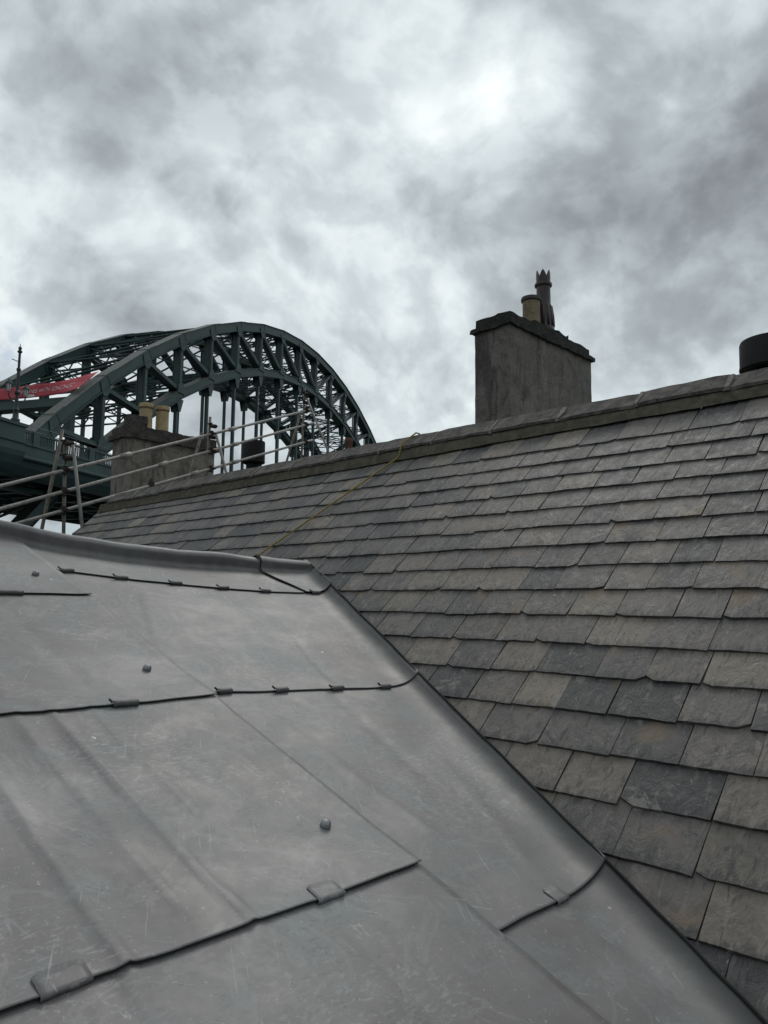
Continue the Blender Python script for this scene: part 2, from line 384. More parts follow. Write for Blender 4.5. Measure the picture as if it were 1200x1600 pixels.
MAT = dict(
    lead=mat_lead(), lead_cap=mat_noise('lead_cap_dome', (.20,.205,.21), (.30,.305,.31), 30, .42, .35, bs=.05, bd=.002), lead_dark=mat_lead('lead_edge_shaded', .22), lead_fold_shaded=mat_lead('lead_fold_shaded', .5),  # dark lead copies have the shade of edges and folded clips painted in
    slate=mat_slate('slate', False), slate_bulk=mat_slate('slate_field', True),
    under=mat_noise('underlay_and_edge_shadow', (.012,.012,.012), (.022,.021,.02), 6, .95),  # also the black that paints shadow lines along lead edges
    ridge=mat_noise('ridge_stone_grey', (.055,.051,.046), (.150,.136,.120), 11, .9, bs=.6, bd=.012, c3=(.034,.032,.03)),
    mortar=mat_noise('olive_mortar', (.056,.052,.036), (.105,.094,.064), 14, .95, bs=.6, bd=.01, c3=(.04,.037,.026)),
    joint=mat_noise('pale_joint_mortar', (.13,.12,.10), (.25,.235,.21), 30, .95, bs=.5, bd=.006),
    render=mat_render('grey_cement_render', (.140,.130,.114), (.225,.210,.184), (.066,.062,.055)),
    render2=mat_render('brown_stained_render', (.17,.155,.128), (.255,.235,.20), (.06,.055,.047), seed=9.0),
    cap=mat_noise('sooty_cap_stone', (.016,.016,.015), (.042,.041,.036), 9, .95, bs=.9, bd=.03, c3=(.075,.072,.06)),
    cap2=mat_noise('weathered_cap_stone', (.035,.032,.028), (.085,.077,.066), 9, .95, bs=.9, bd=.03, c3=(.022,.02,.018)),
    buff=mat_noise('buff_fireclay', (.30,.225,.11), (.40,.30,.165), 5, .65, bs=.15, c3=(.20,.14,.07)),
    buff_dirty=mat_noise('dirty_buff_fireclay', (.15,.115,.065), (.26,.205,.12), 6, .7, bs=.2, c3=(.07,.055,.04)),
    buff_rim=mat_noise('sooty_fireclay_rim', (.05,.045,.04), (.09,.08,.065), 9, .8),
    purple=mat_noise('salt_glazed_purple_clay', (.030,.019,.021), (.055,.032,.032), 7, .38, bs=.15, c3=(.022,.015,.017)),
    terra=mat_noise('dull_terracotta', (.09,.04,.03), (.14,.065,.045), 7, .8),
    black=mat_noise('black_cowl_metal', (.004,.004,.004), (.007,.007,.007), 9, .8, bs=.1),
    galv=mat_noise('galvanised_steel', (.20,.192,.172), (.30,.29,.265), 12, .6, .3, bs=.1, c3=(.12,.11,.095)),
    galv_dull=mat_noise('dull_scaffold_steel', (.12,.105,.085), (.21,.19,.16), 12, .6, .3, bs=.1, c3=(.085,.06,.045)),
    rust=mat_noise('rusty_clamp_steel', (.022,.017,.014), (.050,.034,.026), 25, .8, .2, bs=.3),
    green=mat_bridge(),
    red=mat_noise('red_banner_cloth', (.38,.035,.055), (.50,.065,.085), 1.2, .6, bs=.2, bd=.05),
    white=mat_noise('white_banner_print', (.55,.42,.42), (.75,.66,.66), 3, .7),
    lamp=mat_noise('dark_green_cast_iron', (.016,.028,.028), (.03,.045,.045), 5, .5),
    lantern=mat_noise('frosted_lantern_glass', (.45,.46,.45), (.6,.6,.58), 9, .35),
    cable=mat_noise('yellow_rope', (.22,.165,.04), (.34,.255,.06), 40, .8, bs=.5),
    wall=mat_noise('sandstone_wall', (.20,.17,.13), (.30,.26,.20), 3, .9, bs=.4),
    ground=mat_noise('quayside_asphalt', (.04,.04,.042), (.065,.065,.065), .3, .9),
    water=mat_noise('river_water', (.02,.03,.03), (.03,.04,.04), .2, .12, bs=.3, bd=.2),
    stone=mat_noise('granite_pier', (.18,.175,.165), (.26,.25,.235), .6, .9),
    asphalt=mat_noise('bridge_road_surface', (.045,.045,.045), (.06,.06,.06), 1.0, .9),
)

# ------------------------------------------------------------------ setting: quay and river
tag(MB().add([(-6000,-6000,-15),(6000,-6000,-15),(6000,6000,-15),(-6000,6000,-15)], [(0,1,2,3)]).build('ground', MAT['ground']), kind='structure')
RZ = R(25.5); BO = Vector((83.48, 97.17, 0))
riv = MB().add([(-76,-4000,-14.9),(76,-4000,-14.9),(76,4000,-14.9),(-76,4000,-14.9)], [(0,1,2,3)]).build('river', MAT['water'])
riv.location = BO; riv.rotation_euler = (0,0,RZ); tag(riv, kind='structure')

# ------------------------------------------------------------------ the house with the slate roof
AS = R(42.6)
en = Vector((-math.sin(AS), 0, math.cos(AS))); ev = Vector((math.cos(AS), 0, math.sin(AS)))
DS = 2.0                                     # slate surface lies this far from the camera
def roofp(y, s, h=0.0): return en*(-DS+h) + ev*s + Vector((0, y, 0))
Y0, Y1 = -2.6, 8.15
def ridge_s(y): return 3.795 - 0.0225*(y-.5)
house = empty('slate_roofed_house', (6.0, 3.0, -15))
tag(house, 'house with steep grey slate roof, stone ridge and lead-covered dormer in the foreground', 'house')
HP = Vector(house.location)
def hchild(mb, name, mat, parent=None, smooth=False):
    """mesh given in world coordinates, parented under the house (or one of its parts)"""
    o = mb.build(name, mat, None, smooth); o.parent = parent or house
    if o.parent is house: o.matrix_parent_inverse = Matrix.Translation(-HP)
    return o
SLO = -0.35
# roof carcass under the slates: front slope, back slope
b = MB()
def roofq(y, s, h):
    p = roofp(y, s, h); return (p.x, p.y, p.z)
xr = roofp(0, 3.83, -.05)
back = lambda y: (8.62, y, xr.z - math.tan(AS)*(8.62-xr.x))
b.add([roofq(Y0, SLO, -.035), roofq(Y1, SLO, -.035), roofq(Y1, 3.86-.02*Y1, -.035), roofq(Y0, 3.86, -.035), back(Y0), back(Y1),
       roofq(Y0, SLO, -.16), roofq(Y1, SLO, -.16), (8.62, Y0, back(0)[2]-.2), (8.62, Y1, back(0)[2]-.2)],
      [(0,1,2,3)[::-1], (3,2,5,4)[::-1], (0,6,7,1), (4,5,9,8), (0,3,4,8,6), (1,7,9,5,2), (6,8,9,7)])
roof = hchild(b, 'slate_roof', MAT['under'])
el = roofp(0, SLO, -.16)
hchild(MB().box((el.x+.3, Y0+.15, -15), (8.5, Y1-.15, el.z+.15)), 'wall', MAT['wall'])
hchild(MB().box((8.52, -1.0, -15), (14.5, 21, -3.0)), 'rear_range', MAT['wall'])
hchild(MB().box((3.0, 8.02, -15), (8.515, 21, -3.0)), 'side_range', MAT['wall'])

# --- slates
GA, TH, LEN = R(3.2), .0100, .34
def slate_shape(seed, wmm=1.0):
    """verts in local coords: x across (unit width), y up the slope, z out of the roof"""
    rn = random.Random(seed); nx = 7
    tail = [rn.uniform(-.0016, .0016) for _ in range(nx)]
    chip = rn.random()
    if chip < .22: tail[0] += rn.uniform(.006, .022)
    elif chip < .44: tail[-1] += rn.uniform(.006, .022)
    elif chip < .52: tail[3] += .006
    sk = rn.uniform(-.003, .003)
    vsx = []; rows = [0.0, .16, LEN]
    for r, y in enumerate(rows):
        for i in range(nx):
            x = -.5 + i/(nx-1)
            xx = x + (rn.uniform(-.010, .010) if i in (0, nx-1) else 0)
            yy = y + (tail[i] + sk*x*2 if r == 0 else 0)
            vsx.append((xx, yy, rn.uniform(-.0009, .0009) + (0 if 0 < i < nx-1 else -.0007)))
    n0 = len(vsx)
    for i in range(nx): vsx.append((vsx[i][0], vsx[i][1]+rn.uniform(-.003, .001), -TH))           # tail bottom
    l = len(vsx); vsx += [(vsx[nx][0], .16, -TH), (vsx[2*nx][0], LEN, -TH), (vsx[2*nx-1][0], .16, -TH), (vsx[3*nx-1][0], LEN, -TH)]
    fs = []
    for r in range(2):
        for i in range(nx-1): fs.append((r*nx+i, r*nx+i+1, (r+1)*nx+i+1, (r+1)*nx+i))
    for i in range(nx-1): fs.append((n0+i, n0+i+1, i+1, i))
    fs += [(n0, 0, nx, l), (l, nx, 2*nx, l+1), (n0+nx-1, l+2, 2*nx-1, nx-1), (l+2, l+3, 3*nx-1, 2*nx-1)]
    return vsx, fs
SHAPES = [slate_shape(100+i) for i in range(26)]
SMESH = []
for vsx, fs in SHAPES:
    SMESH.append(MB().add(vsx, fs).mesh('slate', MAT['slate']))
ex_ = Vector((0, -1, 0))                       # local x of a slate points to -Y (right in view)
ey_ = ev; ez_ = ex_.cross(ey_)
ez_ = en
rot_tilt = Matrix((ex_, ey_, ez_)).transposed()
def edge_x(v): return 1.9118 + (v-.2834)*.39388 + .0035*mnoise.noise(Vector((v*2.6, 0, 9))) + .0016*mnoise.noise(Vector((v*13, 0, 4)))     # free edge of the lead upstand: x as a function of v on the lead plane
BS = R(21); nl = Vector((0, -math.sin(BS), math.cos(BS))); el_ = Vector((0, math.cos(BS), math.sin(BS))); LC = -1.1314; HE = .060; KS = 1.1314/1.1814
slates = []
s = SLO + .06
rn = random.Random(5)
rows = []
while s < 3.66:
    rows.append(s); s += .178 - .030*max(0, min(1, (s-.4)/3.3))
for ri, s in enumerate(rows):
    y = Y0 + .02 + rn.uniform(0, .12) + (ri % 2)*.12
    wmean = .240 - .030*max(0, min(1, (s-.3)/3.4))
    while y < Y1 - .05:
        wd = wmean*rn.choice((rn.uniform(.80, 1.0), rn.uniform(.92, 1.12), rn.uniform(1.0, 1.24)))
        if y + wd > Y1: wd = Y1 - y
        slates.append((ri, s + rn.uniform(-.004, .004) - (.012 if rn.random() < .04 else 0), y + wd/2, wd - rn.uniform(.002, .006), rn.randrange(26), rn.uniform(-.010, .010), rn.random()))
        y += wd
def slate_mat(sl):
    ri, s, yc, wd, k, rz, _ = sl
    h = 0.0 + (abs(hash((ri, round(yc, 3)))) % 7)*.0004
    p = roofp(yc, s, h)
    m = rot_tilt @ Matrix.Rotation(rz, 3, 'Z') @ Matrix.Rotation(-GA, 3, 'X')
    m4 = m.to_4x4(); m4.translation = p
    return m4 @ Matrix.Diagonal((wd, 1, 1, 1))
def score(sl):
    p = roofp(sl[2], sl[1]+.08)
    z = p.dot(fwd)
    if z < .3: return -1
    X = 600+1220*p.dot(r2)/z; Yp = 800-1220*p.dot(u2)/z
    if X < -60 or X > 1300 or Yp > 1700: return -1
    v = p.dot(el_); hh = p.dot(nl) - LC
    if p.x < edge_x(v) - .14: return -1
    return 1/(z*z)
order = sorted(range(len(slates)), key=lambda i: -score(slates[i]))
near = [i for i in order if score(slates[i]) > 0][:298]
nears = set(near)
for i in near:
    o = link('slate', SMESH[slates[i][4]]); o.parent = roof
    o.matrix_parent_inverse = Matrix.Identity(4); o.matrix_basis = slate_mat(slates[i])
bulk = MB(); tint = []; loc = []
for i, sl in enumerate(slates):
    if i in nears: continue
    m4 = slate_mat(sl); vsx, fs = SHAPES[sl[4]]
    bulk.add([m4 @ Vector(v) for v in vsx], fs)
    tint += [sl[6]]*len(vsx); loc += [(v[0], v[1], v[2]+sl[6]*61) for v in vsx]
me = bulk.mesh('slate_field', MAT['slate_bulk'])
me.attributes.new('tint', 'FLOAT', 'POINT').data.foreach_set('value', tint)
me.attributes.new('local', 'FLOAT_VECTOR', 'POINT').data.foreach_set('vector', [c for v in loc for c in v])
fld = link('slate_field', me, roof); tag(fld, kind='stuff')
# --- ridge: mortar bed and stone cappings
mb = MB(); ny = 220
prev = None; vsx = []; fs = []
for i in range(ny+1):
    y = Y0 + .01 + (Y1-Y0-.02)*i/ny; s = ridge_s(y)
    wv_ = mnoise.noise(Vector((y*3.2, 1.7, 0)))*.010 + mnoise.noise(Vector((y*11, 4.2, 0)))*.006
    hh = .054 + .0035*(y-1.4) + mnoise.noise(Vector((y*2.1, 8.7, 0)))*.006
    p0 = roofp(y, s + wv_ - .022, .004); p1 = roofp(y, s + wv_*.5 + .016, .022); p2 = Vector((p1.x+.022, y, p1.z+hh-.018)); p3 = Vector((p2.x+.12, y, p2.z+.03))
    vsx += [p0, p1, p2, p3]
    if i:
        o_ = (i-1)*4
        for k in range(3): fs.append((o_+k+4, o_+k, o_+k+1, o_+k+5)[::-1])
fs += [(0,1,2,3), tuple(ny*4+k for k in (3,2,1,0))]
mo = hchild(mb.add(vsx, fs), 'mortar_bed', MAT['mortar'], roof); smooth_by_angle(mo, 50)
def ridge_pt(y):
    p1 = roofp(y, ridge_s(y) + .016, .022); hh = .054 + .0035*(y-1.4)
    return Vector((p1.x+.012, y, p1.z+hh-.020))
ystone = 1.452
ys = [ystone + .5*k for k in range(-8, 14)]
rn = random.Random(11)
for k in range(len(ys)-1):
    ya, yb = ys[k]+.009, ys[k+1]-.009
    if yb > Y1+.02: yb = Y1+.02
    if yb - ya < .1 or yb < Y0: continue
    ya = max(ya, Y0-.02)
    dz = rn.uniform(-.004, .004); rll = rn.uniform(-.02, .02)
    m = MB(); vs_ = []; nseg = 6
    for i in range(nseg+1):
        y = ya + (yb-ya)*i/nseg; q = ridge_pt(y) + Vector((0, 0, dz))
        th = .022; wx = .098; rise = .084 + .006*(y-1)/4
        jit = lambda a: Vector((mnoise.noise(Vector((y*9+a, k*3.3, a)))*.006, 0, mnoise.noise(Vector((y*8+a*2, k*1.3, 5)))*.007))
        ring = [q+jit(0), q+Vector((-.004,0,th*.8))+jit(1), q+Vector((wx*.5,0,rise*.5+th))+jit(2), q+Vector((wx-.012,0,rise+th*.86))+jit(3), q+Vector((wx+.012,0,rise+th*.86))+jit(4),
                q+Vector((wx*2.0,0,th*.8+.0)), q+Vector((wx*2.0,0,0)), q+Vector((wx,0,rise*.9))]
        if i in (0, nseg):
            ring = [p + Vector((.002, 0, -.003)) for p in ring]
        vs_ += ring
    ff = []
    for i in range(nseg):
        for j in range(8): ff.append((i*8+j, i*8+(j+1) % 8, (i+1)*8+(j+1) % 8, (i+1)*8+j))
    ff += [tuple(range(8))[::-1], tuple(nseg*8+j for j in range(8))]
    o = hchild(m.add(vs_, ff), 'ridge_stone', MAT['ridge'], roof); smooth_by_angle(o, 30)
    # pointing between this stone and the next
    y = yb + .009
    if y < Y1:
        q = ridge_pt(y); m = MB(); wq = .009 + (rn.uniform(-.002, .006) if y < 3.2 else -.002)
        vs_ = []
        for yy in (y-wq, y+wq):
            for a, z in ((-.006, -.004), (-.007, .018), (.047, .065), (.086, .103), (.11, .103), (.19, .019), (.19, 0)):
                vs_.append(q + Vector((a, yy-y + rn.uniform(-.006, .006), z + (.002 if .0 < z < .115 else 0))))
        ff = [(j, j+1, j+8, j+7)[::-1] for j in range(6)] + [tuple(range(7)), tuple(range(7, 14))[::-1]]
        hchild(m.add(vs_, ff), 'joint_mortar', MAT['joint'], roof)

# ------------------------------------------------------------------ the lead-covered dormer
def leadp(x, v, h=0.0): return Vector((x, 0, 0)) + el_*v + nl*(LC+h)
cosE = 1/math.sqrt(1+.39388**2)
def upstand(x, v):
    """height of the dressed-up edge beside the slates"""
    wq = (edge_x(v) - x)*cosE; W0 = .150 - .05*max(0, min(1, (v-2.1)/1.1))
    if wq >= W0: return 0.0
    t = 1 - max(wq, 0)/W0
    hand = 1 + .10*mnoise.noise(Vector((v*5.0, x*6.0, 3.3))) + .06*mnoise.noise(Vector((v*17.0, x*9.0, 8.1)))
    return HE*(.34*t**2*hand + .66*t**5)
def undul(x, v, seed=0):
    p = Vector((x*1.3+seed, v*1.6, seed*2.0))
    q = Vector((x*1.3, v*1.6, 0))
    return .0045*mnoise.noise(q*1.6) + .0024*mnoise.noise(q*4.5) + .0008*mnoise.noise(p*3.0)
CREASE = [  # (x at low v, x at high v, v0, v1, height, width)
    (.825, .795, 1.05, 2.10, .0080, .014), (.995, .955, 1.25, 2.10, .0060, .018), (1.112, 1.065, 1.12, 2.11, .0088, .012),
    (.60, .58, 1.2, 2.0, .006, .03), (1.22, 1.19, 1.5, 2.1, .0045, .016), (.98, .96, 2.3, 3.0, .006, .03), (1.25, 1.22, 2.3, 2.9, -.005, .03), (1.85, 1.80, 1.2, 2.0, .004, .022), (2.1, 2.18, 1.5, 2.05, -.004, .025), (.75, .74, .2, 1.0, .006, .025),
    (1.02, 1.02, 1.3, 2.0, -.0025, .03), (.90, .88, 1.1, 1.9, -.0025, .035),
    (1.33, 1.32, .2, 1.02, -.006, .020), (1.38, 1.36, .3, 1.02, .004, .025),
    (2.29, 2.40, 2.2, 2.55, -.006, .018), (1.69, 1.93, 2.6, 3.2, .005, .014), (2.05, 2.25, 1.0, 1.5, .003, .03), (1.95, 2.0, .3, .7, -.004, .03)]
def creases(x, v):
    h = 0; x /= KS; v /= KS
    for xa, xb, v0, v1, hh, wd in CREASE:
        if v < v0-.12 or v > v1+.12: continue
        xc = xa + (xb-xa)*(v-v0)/(v1-v0) + .006*mnoise.noise(Vector((v*4, xa*7, 0)))
        d = (x-xc)/wd
        if abs(d) < 4:
            fade = min(1, max(0, (v-v0+.12)/.15)) * min(1, max(0, (v1+.12-v)/.15))
            h += hh*math.exp(-d*d)*fade*(.75+.5*mnoise.noise(Vector((v*3, xa*3, 2))))
    return h
dormer_b = MB()
# timber carcass below the lead: near slope, far slope, cheeks
ca = [leadp(-1.6, -1.2, -.03), leadp(1.6, -1.2, -.03), leadp(3.45, 3.78, -.03), leadp(-1.6, 3.78, -.03)]
far_y = ca[3].y + 2.4
dormer_b.add([tuple(p) for p in ca] + [(-1.6, far_y, ca[3].z-.92), (3.0, far_y, ca[3].z-.92)] +
             [(-1.6, ca[0].y, -5), (1.6, ca[0].y, -5), (3.45, ca[2].y, -5), (-1.6, ca[3].y, -5), (-1.6, far_y, -5), (3.0, far_y, -5)],
             [(0,1,2,3), (3,2,5,4), (0,6,7,1), (0,3,9,6), (3,4,10,9), (4,5,11,10), (2,8,11,5), (1,7,8,2)])
dormer = hchild(dormer_b, 'lead_dormer', MAT['under'])
dormer['label'] = 'dormer roof dressed in overlapping grey lead sheets'
def dark_band(o, pts_, front=None):
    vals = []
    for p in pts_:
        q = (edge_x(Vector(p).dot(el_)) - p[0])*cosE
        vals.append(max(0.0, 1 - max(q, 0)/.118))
    if front:  # one steady darker value on the front of the roll
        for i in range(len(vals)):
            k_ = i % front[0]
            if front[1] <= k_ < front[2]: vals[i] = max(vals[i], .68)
    o.data.attributes.new('dark_band', 'FLOAT', 'POINT').data.foreach_set('value', vals)
def wob(t, seed, amp): return amp*mnoise.noise(Vector((t*3.1, seed, 0))) + amp*.5*mnoise.noise(Vector((t*9.0, seed+5, 0)))
def sheet(x0f, x1f, v0f, v1f, base, lift, seed, nx, nv, side_lift=0.0, ups=False, name='lead_sheet'):
    """one dressed lead sheet: x0f/x1f side lines as functions of v, v0f/v1f lap lines as functions of x"""
    vs_ = []; fs_ = []
    us = [i/(nx-1) for i in range(nx)]
    # denser towards the free lower edge
    ts = [0, .006, .014, .024, .036, .052] + [.052 + (1-.052)*(i+1)/(nv-6) for i in range(nv-6)]
    for j, t in enumerate(ts):
        for i, u in enumerate(us):
            # solve position: lap lines first, then sides
            xm = x0f(1.5) + (x1f(1.5)-x0f(1.5))*u
            v = v0f(xm)*(1-t) + v1f(xm)*t
            xa, xb = x0f(v), x1f(v); x = xa + (xb-xa)*u
            v = v0f(x)*(1-t) + v1f(x)*t
            xa, xb = x0f(v), x1f(v); x = xa + (xb-xa)*u
            dl = v - v0f(x)
            h = base + lift*(1 - min(1, dl/.22))**2
            h += undul(x, v, seed) + creases(x, v)
            if ups: h += upstand(x, v)
            if side_lift: h += side_lift*(1 - min(1, abs(x1f(v)-x)/.12))**2
            vs_.append(leadp(x, v, h))
    n_ = len(vs_)
    for j in range(len(ts)-1):
        for i in range(nx-1):
            a = j*nx+i; fs_.append((a, a+1, a+nx+1, a+nx))
    m = MB().add(vs_, fs_)
    o = hchild(m, name, MAT['lead'], dormer, True)
    dark_band(o, vs_)
    mod = o.modifiers.new('thickness', 'SOLIDIFY'); mod.thickness = .0028; mod.offset = 1 if False else -1; mod.use_even_offset = False
    return o, vs_[:nx]
bayx = lambda v: 1.676 - .017*max(0, v-1.1) - .012*max(0, v-2.2) - .03*max(0, v-3.2) + .003*mnoise.noise(Vector((v*4, 0, 3)))
lx = lambda v: -1.5
def scl(fn): return lambda t: KS*fn(t/KS)
bayx = scl(bayx)
exf = lambda v: edge_x(v)
LN = lambda x: 1.096 + wob(x, 1, .0035); LM = lambda x: 2.112 + wob(x, 2, .0035); LT = lambda x: 3.113 + wob(x, 3, .004)
RN_ = lambda x: .826 + wob(x, 4, .006) + .03*max(0, x-1.95)
RM = lambda x: 2.160 - .085*min(1, max(0, (x-1.66)/.75)) + wob(x, 5, .003)
RT = lambda x: 3.235 + .24*min(1.0, max(0, (2.95-x)/1.35))**2 + wob(x, 6, .003)
LOW = lambda x: -1.1
LN, LM, LT, RN_, RM, RT = [scl(f_) for f_ in (LN, LM, LT, RN_, RM, RT)]
def rollbase(x):
    pts = [(-1.6, 4.45), (1.2, 4.33), (1.563, 4.086), (1.598, 4.007), (1.759, 3.789), (2.044, 3.691), (2.377, 3.642), (2.886, 3.606), (3.4, 3.605)]
    pts = [(-1.6, 4.6), (1.0, 4.25), (1.3, 4.06), (1.6, 3.90), (1.759, 3.80), (2.044, 3.695), (2.377, 3.642), (2.886, 3.606), (3.4, 3.600)]
    for (xa, va), (xb, vb) in zip(pts, pts[1:]):
        if xa <= x <= xb: return va + (vb-va)*(x-xa)/(xb-xa)
    return pts[-1][1]
rollbase = scl(rollbase)
lap = .13
# right bay (lies below the left bay's edge)
edges = []
sheets = []
bl = lambda v: bayx(v) - .12
sheets.append(sheet(bl, exf, LOW, lambda x: RN_(x)+lap, 0.000, 0, 1, 60, 60, ups=True))
sheets.append(sheet(bl, exf, RN_, lambda x: RM(x)+lap, .004, .007, 2, 70, 90, ups=True))
sheets.append(sheet(bl, exf, RM, lambda x: RT(x)+lap, .004, .007, 3, 80, 80, ups=True))
# left bay
sheets.append(sheet(lx, bayx, LOW, lambda x: LN(x)+lap, .012, 0, 4, 130, 70, side_lift=.005))
sheets.append(sheet(lx, bayx, LN, lambda x: LM(x)+lap, .014, .009, 5, 210, 90, side_lift=.005))
sheets.append(sheet(lx, bayx, LM, lambda x: LT(x)+lap, .014, .009, 6, 130, 70, side_lift=.005))
sheets.append(sheet(lx, bayx, LT, lambda x: max(rollbase(x), 3.2), .014, .009, 7, 130, 60, side_lift=.005))
# ridge roll: strip that runs flat, turns up and rolls over
SEAM = scl(lambda v: 2.895 + .24*max(0, 3.60-v))
def shaded_edge(pts, rad, name='shaded_edge', mat='under', n=6):  # near-black tube: a lead edge with its shadow line put into the colour
    return hchild(MB().tube(pts, rad, n), name, MAT[mat], dormer, True)
def roll_strip(xa, xb, low, nseg, base, seed, name='ridge_roll', grow=0.0, slant=False):
    fx = (lambda i, v: SEAM(v) + (xb-SEAM(v))*i/nseg) if slant else (lambda i, v: xa + (xb-xa)*i/nseg)
    vs_ = []; fs_ = []
    prof = []                                       # (dv, h) after the base line
    for k in range(7):                              # concave turn
        a = R(90*k/6); prof.append((-.034 + .034*math.sin(a), .034*(1-math.cos(a))))
    prof += [(.002, .052), (.004, .068)]
    for k in range(1, 12):                          # rounded top
        a = R(180*k/11); prof.append((.038 - .034*math.cos(a), .070 + .034*math.sin(a)))
    prof += [(.074, .04), (.078, .0)]
    prof = [(a_, b_*.74) for a_, b_ in prof]
    nflat = 14; npf = nflat + len(prof)
    for i in range(nseg+1):
        x = xa + (xb-xa)*i/nseg; vb = rollbase(x)
        ring = []
        l0 = low(x); l1 = vb - .034
        for k in range(nflat):
            t = (k/nflat)**1.5 if k else 0
            v = l0 + (l1-l0)*t
            x = fx(i, v)
            h = base + .007*(1-min(1, (v-l0)/.2))**2 + undul(x, v, seed) + creases(x, v) + upstand(min(x, edge_x(v)), v)
            ring.append(leadp(min(x, edge_x(v)), v, h))
        x = fx(i, vb)
        u0 = upstand(x, vb)
        fade = 1.0 - .38*max(0, min(1, (x-2.5)/.7))
        dent = 1 + .06*mnoise.noise(Vector((x*3.3, seed, 0))) + .035*mnoise.noise(Vector((x*10, seed, 1)))
        for dv, h in prof:
            ring.append(leadp(min(x, edge_x(vb+dv)), vb + dv*(1+grow), base + undul(x, vb, seed) + max(u0*.9, h*dent*fade*(1+grow)) + grow*.03))
        vs_ += ring
    for i in range(nseg):
        for k in range(npf-1):
            fs_.append((i*npf+k, (i+1)*npf+k, (i+1)*npf+k+1, i*npf+k+1))
    o = hchild(MB().add(vs_, fs_), name, MAT['lead'], dormer, True)
    dark_band(o, vs_, (npf, nflat-1, nflat+10))
    shaded_edge([vs_[i*npf] - nl*.003 for i in range(nseg+1)], .0018)
    md = o.modifiers.new('thickness', 'SOLIDIFY'); md.thickness = .0028; md.offset = -1
    return o
roll_strip(-1.5, 2.965*KS, RT, 130, .006, 8)
roll_strip(2.90*KS, 3.20, RT, 24, .012, 9, grow=.10, slant=True)
# black tubes along laps, upstand and seam: edges with their shadow painted in
def surf(x, v, hh): return leadp(x, v, hh + undul(x, v, 0) + creases(x, v))
for o, row in sheets[1:3] + sheets[4:]:
    shaded_edge([p - nl*.003 for p in row[:-1]], .0018)
# free edge of the upstand
pts = []
for i in range(120):
    v = -.9 + (3.475+.9)*i/119
    pts.append(leadp(edge_x(v), v, HE + .004 + undul(edge_x(v), v, 2)) )
shaded_edge(pts, .0045, 'upstand_shaded_edge')
lip = MB(); vs_ = []
for p in pts: vs_ += [p, p + ev*.012 - en*.05]
lip.add(vs_, [(2*i, 2*i+1, 2*i+3, 2*i+2) for i in range(len(pts)-1)])
o = hchild(lip, 'upstand_lip', MAT['lead_dark'], dormer, True); o.modifiers.new('thickness', 'SOLIDIFY').thickness = .003
# seam over the roll (edge of the overlapping cap end)
pts = []
for t in range(12):
    v = RT(2.86)+.01 + (rollbase(2.80)-.04-RT(2.86))*t/11
    pts.append(leadp(SEAM(v), v, .0145+undul(SEAM(v), v, 9)+upstand(SEAM(v), v)))
for k in range(1, 9):
    a = R(90*k/8); pts.append(leadp(2.902*KS, rollbase(2.80)-.034+.037*math.sin(a), .016+.030*(1-math.cos(a))))
for k in range(0, 12):
    a = R(180*k/11); pts.append(leadp(2.900*KS, rollbase(2.80)+.040-.040*math.cos(a), .058 + .030*math.sin(a)))
shaded_edge(pts, .0048, 'roll_shaded_seam')
# lead clips folded over the laps and domed caps over the fixing screws
def clip(x, v, wd, ln, hbase, seed, flat=True):
    rn = random.Random(seed); m = MB(); vs_ = []; nu = 6
    prof = [(ln, .0005), (ln*.5, .0012), (.004, .0018), (-.004, .0012), (-.006, -.003), (-.005, -.009), (.004, -.011)]
    if not flat: prof = [(.010, .006), (.004, .0085), (-.004, .0085), (-.010, .004), (-.010, -.004), (-.004, -.009)]
    sk = rn.uniform(-.004, .004)
    for i in range(nu+1):
        u = i/nu; xx = x + (u-.5)*wd
        for k, (dv, h) in enumerate(prof):
            cut = .16*ln*(1 if (flat and k == 0 and i in (0, nu)) else 0)
            vs_.append(leadp(xx, v + dv - cut + sk*u + rn.uniform(-.0012, .0012), hbase + h + rn.uniform(-.0008, .0008) + undul(xx, v, 0)))
    np_ = len(prof); fs_ = [(i*np_+k, i*np_+k+1, (i+1)*np_+k+1, (i+1)*np_+k) for i in range(nu) for k in range(np_-1)]
    o = hchild(m.add(vs_, fs_), 'clip', MAT['lead' if flat else 'lead_fold_shaded'], dormer, True)  # folded clips take the lead with shade in its colour
    md = o.modifiers.new('thickness', 'SOLIDIFY'); md.thickness = .0014; md.offset = 0
    if not flat:   # upstanding cut ear at the left end of the fold
        e = MB().bar(leadp(x-wd*.5, v, hbase+.006), leadp(x-wd*.5-.009, v+.011, hbase+.013), .003, .007, (1, 0, 0))
        hchild(e, 'clip_ear', MAT['lead_dark'], dormer)
def clipk(x, f_, *a): clip(x*KS, f_(x*KS), *a)
clipk(1.344, LN, .080, .048, .022, 1); clipk(.70, LN, .094, .050, .022, 2)
clipk(1.305, LM, .085, .020, .022, 3, False); clipk(1.275, LT, .11, .02, .022, 4, False)
clipk(1.985, RN_, .058, .050, .011, 5)
for i, x in enumerate((1.72, 1.965, 2.235, 2.50)): clipk(x, RM, .058, .02, .012, 10+i, False)
for i, x in enumerate((1.66, 1.90, 2.17, 2.43, 2.69, 3.05)): clipk(x, RT, .062, .02, .013, 20+i, False)
dome_prof = [(.0150, -.006), (.0150, .004), (.0138, .009), (.0105, .0135), (.006, .016), (.0002, .0168)]
dm = MB().lathe(dome_prof, n=16).mesh('screw_cap', MAT['lead_cap'], True)
